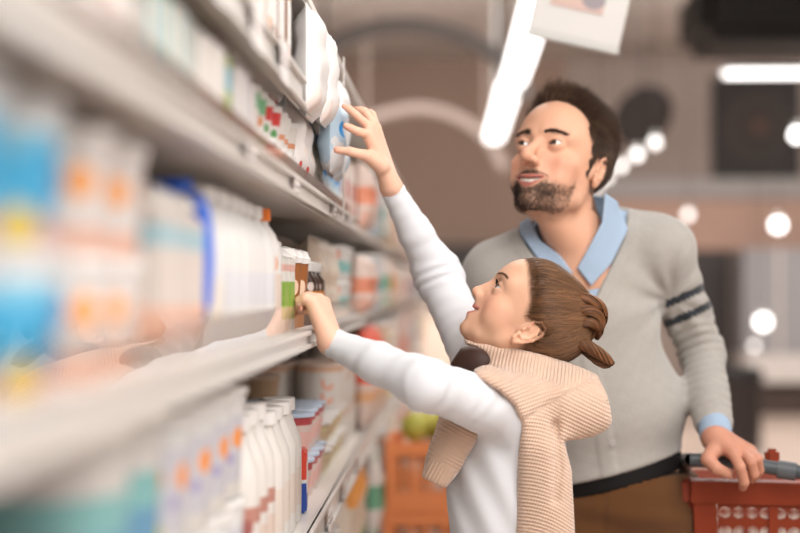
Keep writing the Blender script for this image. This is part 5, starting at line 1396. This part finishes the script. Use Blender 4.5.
def girl_hair_mask(q):
    a = np.abs(q[:, 1])
    xb = np.interp(q[:, 2], [-0.06, -0.03, -0.012, 0.004, 0.025, 0.045, 0.065, 0.085, 0.10, 0.13],
                   [-0.030, -0.024, -0.018, 0.006, 0.014, 0.024, 0.046, 0.066, 0.085, 0.10])
    m = (q[:, 0] < xb) & (q[:, 2] > -0.060 + 0.25 * (q[:, 0] + 0.06))
    ear = (a > 0.062) & (q[:, 0] > -0.029) & (q[:, 0] < 0.010) & (q[:, 2] < 0.024) & (q[:, 2] > -0.04)
    return m & ~ear
BUN = V(-0.062, -0.000, 0.104)
def build_girl():
    rng = np.random.default_rng(8)
    gskin, glip, gblush = (0.69, 0.405, 0.275), (0.58, 0.22, 0.18), (0.72, 0.32, 0.23)
    fh = lambda p: smax(girl_skin_fine(p), (gJ['neck'][2] - 0.01) - p[:, 2], 0.004)
    me1 = mesh_sdf('head', fh, FG.O + V(-.15, -.15, -.19), FG.O + V(.17, .15, .16), 0.0014)
    v1 = verts_of(me1); q = FG.loc(v1)
    col = face_colors(q, GIRL, gskin, glip, gblush, (0.74, 0.34, 0.24))
    hm = np.mean([girl_hair_mask(q + V(o_, 0, 0)) for o_ in (-.005, -.002, 0.001, .004, .007)], axis=0)[:, None] * (q[:, 2:3] > -0.06)
    col = col * (1 - hm) + np.array((0.15, 0.070, 0.034)) * hm; set_col(me1, col)
    f2 = lambda p: smin(cone(p, rw + (gJ['rel'] - rw) * 0.25, rw, 0.021, 0.0170), girl_rhand(p), 0.010)
    me2 = mesh_sdf('hand', f2, rw - 0.12, rw + 0.13, 0.0016)
    f3 = lambda p: smin(cone(p, lw_ + (gJ['el'] - lw_) * 0.25, lw_, 0.021, 0.0175), girl_lhand(p), 0.010)
    me3 = mesh_sdf('hand', f3, lw_ - 0.10, lw_ + 0.12, 0.0016)
    for m_, tips, w_ in ((me2, [c[-1] for c in r_f] + [r_t[-1]], rw), (me3, [c[-1] for c in l_f] + [l_t[-1]], lw_)):
        v = verts_of(m_); c = np.tile((0.74, 0.45, 0.33), (len(v), 1))
        for t in tips:
            m = np.exp(-(np.linalg.norm(v - t, axis=1) / 0.012) ** 2)[:, None] * 0.5
            c = c * (1 - m) + np.array((0.74, 0.33, 0.25)) * m
        set_col(m_, c)
    f4 = lambda p: np.maximum(girl_skin_all(p), p[:, 2] - (gJ['neck'][2] + 0.10))
    me4 = mesh_sdf('body', f4, V(-0.22, 2.0, 0.02), V(0.28, 2.62, 1.6), 0.006)
    set_col(me4, np.tile((0.74, 0.45, 0.33), (len(me4.vertices), 1)))
    girl = link('person', join_meshes('person', [me1, me2, me3, me4]), SKIN)
    tag(girl, 'girl with a brown hair bun in a white long-sleeved top reaching up to the shelf', 'person')
    for s in (-1, 1): make_eye(FG, GIRL, s, V(1, 0.0, 0.05), (0.07, 0.05, 0.035), girl, EYE)
    make_teeth(FG, GIRL, girl, TEETH)
    # ---- hair: smooth cap and combed strands drawn to the bun
    GH = mat('chestnut_hair', (0.14, 0.062, 0.026), 0.42, spec=0.4); attr_color(GH)
    sc_f = lambda q: head_sdf(q, GIRL, False)
    C0 = V(-0.010, 0, 0.040)
    HXB = ([-0.06, -0.03, -0.012, 0.004, 0.025, 0.045, 0.065, 0.085, 0.10, 0.13],
           [-0.034, -0.031, -0.030, -0.030, -0.030, 0.018, 0.038, 0.058, 0.078, 0.095])
    def capq(qq):
        base = head_sdf(qq, GIRL, False)
        xb = np.interp(qq[:, 2], *HXB) - 0.004
        r = np.linalg.norm(qq - BUN, axis=1)
        return smax(base - 0.0035 * sstep(xb - qq[:, 0], 0.0, 0.022) + 0.0006 - 0.006 * np.exp(-(r / 0.05) ** 2), np.maximum(qq[:, 0] - xb, -0.052 - qq[:, 2]), 0.008)
    me = mesh_sdf('hair', lambda p: capq(FG.loc(p)) * FG.k, FG.O - 0.17, FG.O + 0.19, 0.0024)
    set_col(me, np.tile((0.075, 0.032, 0.014), (len(me.vertices), 1)))
    hair = link('hair', me, GH, girl)
    # roots: hairline (long strands from the edge) and scalp
    d = rng.normal(size=(60000, 3)); d /= np.linalg.norm(d, axis=1, keepdims=True)
    r = project(sc_f, C0, d, 0.16); q0 = C0 + d * r[:, None]
    m = girl_hair_mask(q0 + rng.normal(size=q0.shape) * V(0.0025, 0, 0.001)); q0 = q0[m]; d = d[m]
    edge = ~girl_hair_mask(q0 + V(0.012, 0, 0.0)) | ~girl_hair_mask(q0 + V(0.004, 0, -0.012))
    i1 = np.where(edge)[0][:2600]; i2 = np.where(~edge)[0][:3200]
    idx = np.concatenate([i1, i2]); dr = d[idx]
    bd = unit(BUN - C0); steps = 16
    th = np.arccos(np.clip(dr @ bd, -1, 1)); T = np.linspace(0, 1, steps)
    tg = np.tile(bd, (len(dr), 1)) + rng.normal(size=dr.shape) * 0.10; tg /= np.linalg.norm(tg, axis=1, keepdims=True)
    th = np.arccos(np.clip((dr * tg).sum(1), -1, 1))
    D = (np.sin((1 - T)[None] * th[:, None])[..., None] * dr[:, None] + np.sin(T[None] * th[:, None])[..., None] * tg[:, None]) / np.sin(th)[:, None, None]
    D[:, :, 2] -= 0.10 * np.sin(T * math.pi)[None] * (np.abs(dr[:, 1:2]) > 0.3)      # side hair sags on its way back
    D /= np.linalg.norm(D, axis=2, keepdims=True)
    Df = D.reshape(-1, 3)
    rr = project(capq_full := (lambda p: head_sdf(p, GIRL, False) - 0.0038 - 0.006 * np.exp(-(np.linalg.norm(p - BUN, axis=1) / 0.05) ** 2)), C0, Df, 0.18, 18).reshape(len(D), steps)
    gr = 0.0009 * wob(dr * 1.0, 14, 5)[:, None] * np.sin(T * math.pi)[None]
    rr = rr - 0.0036 * (1 - sstep(T, 0.0, 0.22))[None] + gr + rng.uniform(-0.0006, 0.0009, len(D))[:, None]
    P = C0 + D * rr[..., None]
    tone = (0.55 + 0.75 * rng.uniform(size=len(P)) ** 1.3 + 0.45 * wob(dr, 34, 9) + 0.25 * wob(dr, 12, 10))
    me = tubes('strands', FG.wor(P.reshape(-1, 3)).reshape(P.shape), (0.00015 + 0.00050 * sstep(T, 0.0, 0.25))[None] * np.ones((len(P), 1)))
    cc = np.repeat(np.clip(tone, 0.18, 2.4), steps * 3)[:, None] * np.array((0.205, 0.098, 0.044))
    set_col(me, cc); link('combed_strand_layer', me, GH, hair)
    # bun of twisted hanks, with a loop hanging behind
    def hank(path, rad, n, twist, tone0, name):
        path = np.asarray(path); L = len(path)
        t = np.gradient(path, axis=0); t /= np.linalg.norm(t, axis=1, keepdims=True)
        A = np.cross(t, V(0.3, 1, 0.2)); A /= np.linalg.norm(A, axis=1, keepdims=True); Bv = np.cross(t, A)
        P = np.zeros((n, L, 3)); u = np.linspace(0, 1, L)
        rads = rad * np.clip(np.sin(np.clip(u * 1.0, 0, 1) * math.pi) ** 0.35, 0.35, 1)
        for i in range(n):
            a0 = rng.uniform(0, 2 * math.pi); rr_ = math.sqrt(rng.uniform(0.45, 1)) if i > n * 0.15 else rng.uniform(0, .6)
            an = a0 + twist * u + 0.15 * math.sin(i)
            P[i] = path + (rads * rr_)[:, None] * (np.cos(an)[:, None] * A + np.sin(an)[:, None] * Bv)
        me = tubes(name, FG.wor(P.reshape(-1, 3)).reshape(P.shape), 0.0010)
        tn = (0.35 + 1.2 * rng.uniform(size=n) ** 1.4) * tone0
        set_col(me, np.repeat(tn, L * 3)[:, None] * np.array((0.185, 0.080, 0.034))); return me
    # bun axes in the head frame from the picture's axes
    cB = FG.loc(at(580, 315, 2.32)[None])[0]; ax_r = FG.loc(at(580 + 10, 315, 2.32)[None])[0] - cB; ax_u = FG.loc(at(580, 305, 2.32)[None])[0] - cB
    ax_r, ax_u = unit(ax_r), unit(ax_u); ax_o = unit(np.cross(ax_r, ax_u)); S = 1 / 540.0
    if (ax_o @ V(0, 1, 0)) < 0: ax_o = -ax_o          # towards the camera = her left
    def bp(x, y, o): return cB + (ax_r * (x - 580) + ax_u * (315 - y) + ax_o * o) * S
    bun = None
    paths = [([bp(562, 318, 0), bp(566, 304, 8), bp(582, 299, 13), bp(597, 306, 9), bp(601, 320, 0), bp(592, 332, -7), bp(576, 336, -6)], 0.0105, 150, 5.0, 1.0),
             ([bp(566, 330, 4), bp(570, 316, 14), bp(584, 310, 18), bp(596, 316, 13), bp(598, 328, 5), bp(586, 336, 2)], 0.0095, 140, -5.0, 1.1),
             ([bp(570, 336, 4), bp(576, 326, 15), bp(588, 322, 17), bp(598, 328, 9), bp(596, 338, 2)], 0.0085, 120, 5.0, 0.85),
             ([bp(565, 310, -10), bp(582, 302, -14), bp(600, 314, -10), bp(594, 332, -12), bp(574, 338, -10)], 0.0110, 110, 4.0, 0.8),
             ([bp(572, 334, 4), bp(580, 341, 12), bp(590, 347, 12), bp(601, 354, 9), bp(611, 362, 4)], 0.0105, 150, 6.0, 1.0),
             ([bp(576, 345, -2), bp(588, 352, 3), bp(600, 361, 2), bp(609, 364, -2)], 0.0085, 110, -5.0, 0.8)]
    for pts, rad, n, tw, tn in paths:
        me = hank(catmull(pts, 26), rad, n, tw, tn, 'hair_bun_coil')
        link('hair_bun_coil', me, GH, hair)
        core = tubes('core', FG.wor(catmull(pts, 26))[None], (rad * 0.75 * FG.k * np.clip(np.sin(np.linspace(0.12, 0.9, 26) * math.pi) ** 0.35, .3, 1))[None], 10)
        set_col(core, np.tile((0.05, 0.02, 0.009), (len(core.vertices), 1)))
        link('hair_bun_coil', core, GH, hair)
    # flyaway wisps
    k = rng.choice(len(P), 70); W = P[k].copy()
    W += (D[k] * (0.004 * np.sin(T * math.pi)[None] * rng.uniform(0.3, 1.4, 70)[:, None])[..., None]) + rng.normal(size=(70, 1, 3)) * 0.001
    me = tubes('wisps', FG.wor(W.reshape(-1, 3)).reshape(W.shape), 0.00022); set_col(me, np.tile((0.30, 0.16, 0.08), (len(me.vertices), 1))); link('loose_hair', me, GH, hair)
    # brows, lashes
    BR = mat('light_brown_brow', (0.26, 0.14, 0.085), 0.6)
    for s in (-1, 1):
        n = 170; t = rng.uniform(0, 1, n)
        y = s * (0.012 + 0.036 * t); z = 0.0440 + 0.0075 * np.sin(t * 2.3) - 0.002 * t + rng.normal(size=n) * 0.0010
        o = np.stack([np.full(n, 0.02), y, z], 1); rt = o + V(1, 0, 0) * project(sc_f, o, np.tile(V(1, 0, 0), (n, 1)), 0.12)[:, None]
        Pb = grow(sc_f, rt, np.tile(V(-0.2, s * 1.0, 0.15), (n, 1)) + rng.normal(size=(n, 3)) * 0.1, 0.0070, 4, np.full(n, 0.10), rng, 0.2, 0.0002)
        link('eyebrow', tubes('eyebrow', FG.wor(Pb.reshape(-1, 3)).reshape(Pb.shape), 0.00016), BR, girl)
        n = 46; t = np.linspace(-0.95, 0.95, n); E = V(GIRL['eye'][0], s * GIRL['eye'][1], GIRL['eye'][2]); er = GIRL['er']
        yy = E[1] + t * er * 1.05; zz = E[2] + GIRL['open'] * (1 - t * t) ** 0.75 + 0.0016 * s * t
        xx = E[0] + np.sqrt(np.clip((er + 0.0024) ** 2 - (yy - E[1]) ** 2 - (zz - E[2]) ** 2, 1e-6, 1)) * 1.0
        base = np.stack([xx, yy, zz], 1); u = np.linspace(0, 1, 5)
        Pl = base[:, None] + u[None, :, None] * V(0.0065, 0, 0.0)[None, None] + (u ** 2)[None, :, None] * V(0, 0, 0.0045) + (t[:, None] * u[None] * 0.004)[..., None] * V(0, 1, 0)
        link('eyelashes', tubes('lashes', FG.wor(Pl.reshape(-1, 3)).reshape(Pl.shape), np.linspace(0.0003, 0.0001, 5)[None] * np.ones((n, 1))), mat('lash', (0.03, 0.018, 0.012), 0.6), girl)
    # ---- white top
    WM = mat('white_cotton', (0.64, 0.655, 0.69), 0.85, spec=0.2); noise_bump(WM, 420, 0.12, 0.001)
    def sleeve(p, a, b, c, ra, rb, rm, rc, seed):
        mid = b + (c - b) * 0.5
        d = smin(smin(cone(p, a, b, ra, rb), cone(p, b, mid, rb * 0.98, rm), 0.030), cone(p, mid, c, rm, rc), 0.010)
        s = np.clip((p - a) @ (b - a) / ((b - a) @ (b - a)), 0, 1) + np.clip((p - b) @ (c - b) / ((c - b) @ (c - b)), 0, 1)
        env = 1.6 * np.exp(-((s - 1.0) / 0.16) ** 2) + 0.62 + 0.5 * np.exp(-((s - 0.15) / 0.25) ** 2)
        w = wob(p, 20, seed)
        ax = unit(b - a); fold = np.sin(s * 40 + 5.0 * w + 90 * (p @ V(.3, .5, .2))) * 0.0013 * env * (0.35 + 0.9 * np.abs(wob(p, 16, seed + 1))) + 0.0022 * w
        hemr = 0.0012 * (s > 1.955)
        return smax(d + fold - hemr, (p - c) @ unit(c - b), 0.003)
    def top(p):
        d = girl_torso(p, 0.008)
        d = smin(d, sleeve(p, gJ['ls'], gJ['el'], lw_ + (gJ['el'] - lw_) * 0.02, 0.048, 0.0345, 0.0300, 0.0215, 61), 0.020)
        d = smin(d, sleeve(p, gJ['rs'], gJ['rel'], rw + (gJ['rel'] - rw) * 0.03, 0.044, 0.038, 0.029, 0.0215, 71), 0.020)
        fo = (np.sin((p[:, 0] * 1.0 + p[:, 2] * 0.45) * 120 + 2.2 * wob(p, 10, 81)) * 0.0022) * sstep(gJ['chest'][2] - p[:, 2] + 0.04, 0, 0.06)
        d = d + fo
        hole = cone(p, gJ['neck'] + V(-.01, 0, -.02), FG.wor(V(-0.03, 0, 0)[None])[0], 0.050, 0.056)
        return smax(smax(d, -hole, 0.004), gJ['hip'][2] - 0.05 - p[:, 2], 0.006)
    me = mesh_sdf('top', top, V(-0.25, 1.98, 0.60), V(0.30, 2.64, 1.62), 0.0026)
    link('long_sleeved_top', me, WM, girl)
    cuffs = []
    def ncol(p):
        ax = unit(FG.wor(V(-0.03, 0, 0)[None])[0] - gJ['neck']); s = (p - gJ['neck']) @ ax
        nh = girl_neck(p, 0.005)
        return smax(np.abs(nh) - 0.002, np.abs(s - 0.012) - 0.022, 0.002)
    # ---- leggings and shoes (below the frame)
    LM = mat('grey_leggings', (0.10, 0.10, 0.12), 0.9)
    def leg(p):
        d = smin(ell(p, gJ['hip'], (0.094, 0.120, 0.105)), girl_legs(p, 0.004), 0.03)
        return smax(np.maximum(d, p[:, 2] - gJ['hip'][2] - 0.02), 0.06 - p[:, 2], 0.004)
    link('leggings', mesh_sdf('leggings', leg, V(-0.1, 2.1, 0.02), V(0.3, 2.6, 0.95), 0.006), LM, girl)
    for s, fx in ((-1, 0.0), (1, -0.03)):
        hx, hy = gJ['hip'][0] + fx + 0.02, gJ['hip'][1] + 0.055 * s
        def shoe(p):
            d = cone(p, V(hx + 0.01, hy, 0.04), V(hx - 0.12, hy, 0.028), 0.036, 0.030)
            d = smin(d, cone(p, V(hx, hy, .05), V(hx, hy, .10), .036, .034), .02)
            return np.maximum(np.maximum(d, -p[:, 2]), p[:, 2] - 0.09)
        link('shoe', mesh_sdf('shoe', shoe, V(hx - .18, hy - .06, -0.01), V(hx + .08, hy + .06, .12), 0.004), WM, girl)
    return girl

# ------------------------------------------------------------------ knitted sweater over her shoulders
def build_sweater(girl):
    KM = mat('beige_knit', (0.62, 0.44, 0.32), 0.95, spec=0.1, sheen=0.4); attr_color(KM)
    rib_bump(KM, 0.0056, 0.5, 0.0016, cross=0.0042)
    def W(pts, Y): return np.array([at(x, y, Y)[[0, 2]] for x, y in pts])
    YS = 2.22
    outline = W([(465, 341), (478, 345), (495, 345), (520, 350), (548, 357), (570, 364), (590, 372), (604, 378), (610, 395), (615, 424), (611, 431), (598, 439), (582, 445), (566, 443),
                 (570, 455), (577, 472), (577, 492), (581, 560), (515, 560), (517, 500), (518, 455), (521, 425), (513, 404), (498, 389), (482, 379), (474, 375), (473, 368), (483, 360), (477, 350), (466, 347)], YS)
    c_l = at(586, 409, 2.24)
    ul = unit(at(612, 415, 2.24) - at(560, 400, 2.24))
    s0, s1 = at(523, 418, YS), at(591, 380, YS)
    sd = unit(V((s1 - s0)[0], 0, (s1 - s0)[2])); sn = V(-sd[2], 0, sd[0])
    def body(p):
        d = smin(girl_torso(p, 0.019), cone(p, gJ['ls'], gJ['ls'] + (gJ['el'] - gJ['ls']) * .35, 0.062, 0.060), 0.02)
        d = smin(d, girl_neck(p, 0.019), 0.022)
        d = smin(d, cone(p, FG.wor(V(0.045, -0.02, -0.068)[None])[0], gJ['neck'] + V(.02, 0, 0), 0.034, 0.052), 0.02)
        lobe = cone(p, at(560, 408, 2.26), at(593, 412, 2.27), 0.050, 0.046)
        lobe = smin(lobe, cone(p, at(575, 385, 2.30), at(590, 395, 2.34), 0.045, 0.045), 0.03)
        d = smin(d, lobe, 0.018)
        d = smin(d, cone(p, at(540, 450, 2.24), at(548, 560, 2.25), 0.045, 0.048), 0.03)
        # soft folds
        fo = 0.004 * wob(p, 24, 91)
        sea = np.abs((p - s0) @ sn)
        fo = fo + 0.0035 * np.exp(-(sea / 0.004) ** 2) * (p[:, 1] < 2.30)
        g0, g1 = at(566, 446, 2.2), at(560, 470, 2.2)
        cr = np.abs(poly2(p[:, 0], p[:, 2], W([(556, 425), (560, 470), (556, 500), (557, 470)], 2.2)))
        fo = fo + 0.008 * np.exp(-(cr / 0.007) ** 2) * (p[:, 1] < 2.28)
        d = d + fo
        pr = poly2(p[:, 0], p[:, 2], outline)
        d = smax(d, pr, 0.016)
        # hollow for the head and neck so the neckband stands free
        return smax(d, -girl_neck(p, 0.004), 0.004)
    me = mesh_sdf('draped_sweater', body, V(-0.02, 2.05, 0.78), V(0.36, 2.62, 1.25), 0.0026)
    v = verts_of(me)
    above = (v - s0) @ sn > 0
    nb = girl_neck(v, 0.0)
    # rib coordinate: rows along the mantle, diagonal rows on the fold, level rows on the hanging panel
    sA = (v - s0) @ unit(V(-sd[2] * 1.0 + 0.25, 0, sd[0])); 
    topline = W([(465, 341), (520, 350), (570, 364), (604, 378)], YS)
    dist_top = (v[:, 2] - np.interp(v[:, 0], topline[:, 0], topline[:, 1]))
    along = v[:, 0] * 1.0 - 0.25 * v[:, 2]
    sA = np.where(-dist_top < 0.035, along, sA)
    xC = at(566, 450, 2.2)
    right = (v[:, 0] > at(560, 440, 2.2)[0]) & (v[:, 2] > at(560, 446, 2.2)[2])
    sB = (v - xC) @ unit(V(0.45, 0, 0.9)); sC = v[:, 2] + 0.35 * (v[:, 0] - xC[0]) + 6.0 * (v[:, 0] - at(545, 450, 2.2)[0]) ** 2
    set_float(me, np.where(above, sA, np.where(right, sB, sC)), 'rib')
    set_float(me, np.where(-dist_top < 0.035, 0 * v[:, 2], v[:, 0] - 0.3 * v[:, 2]), 'rib2')
    set_col(me, np.tile((0.60, 0.425, 0.325), (len(v), 1)) * (1 + 0.05 * wob(v, 40, 3))[:, None])
    sw = link('sweater', me, KM)
    tag(sw, 'beige ribbed knit sweater draped over the shoulders of the girl', 'sweater')
    # hanging front sleeve with a cuff
    a, b, c = at(487, 385, 2.27), at(462, 425, 2.262), at(434, 478, 2.255)
    so = W([(452, 380), (500, 384), (484, 425), (474, 448), (462, 470), (447, 487), (441, 486), (420, 476), (424, 463), (428, 441), (440, 408)], 2.255)
    def slv(p):
        d = smin(cone(p, a, b, 0.042, 0.036), cone(p, b, c, 0.036, 0.031), 0.02) + 0.003 * wob(p, 30, 95)
        ax = unit(c - b); s = (p - c) @ ax
        d = d - 0.0022 * sstep(s, -0.028, -0.024)
        d = smax(d, poly2(p[:, 0], p[:, 2], so), 0.014)
        d = smax(d, s - 0.012, 0.004)
        inner = smin(cone(p, b, c + ax * 0.03, 0.018, 0.022), cone(p, c, c + ax * .05, 0.022, 0.026), .01)
        return smax(d, -inner, 0.003)
    me = mesh_sdf('sweater_sleeve', slv, V(-0.10, 2.15, 0.85), V(0.15, 2.36, 1.15), 0.0022)
    v = verts_of(me); ax = unit(c - b); s = (v - c) @ ax
    set_float(me, np.where(s > -0.026, v @ unit(np.cross(ax, V(0, 1, 0))), (v - c) @ ax), 'rib'); set_float(me, np.zeros(len(v)), 'rib2')
    set_col(me, np.tile((0.54, 0.37, 0.275), (len(v), 1)))
    link('sweater_sleeve', me, KM, sw)
    # dark brown patch sewn beside the neckband
    LB = mat('dark_brown_leather', (0.040, 0.018, 0.013), 0.55, spec=0.3)
    po = W([(461, 349), (474, 347), (486, 352), (490, 362), (478, 372), (472, 378), (449, 372), (450, 366)], YS)
    ang_ = catmull(np.vstack([po, po[:1]]), 40); po = ang_[:-1]
    def patch(p):
        d = smin(cone(p, at(466, 366, 2.25), at(480, 366, 2.235), 0.034, 0.034), cone(p, at(480, 366, 2.235), at(500, 380, 2.25), 0.034, 0.04), 0.02)
        return smax(d, poly2(p[:, 0], p[:, 2], po), 0.005)
    me = mesh_sdf('leather_patch', patch, V(-0.05, 2.15, 1.02), V(0.15, 2.36, 1.20), 0.0022)
    p_ = link('leather_patch', me, LB, sw); p_['label'] = 'dark brown leather patch'
    return sw

# ================================================================== people
the_man = build_man()
the_girl = build_girl()
build_sweater(the_girl)
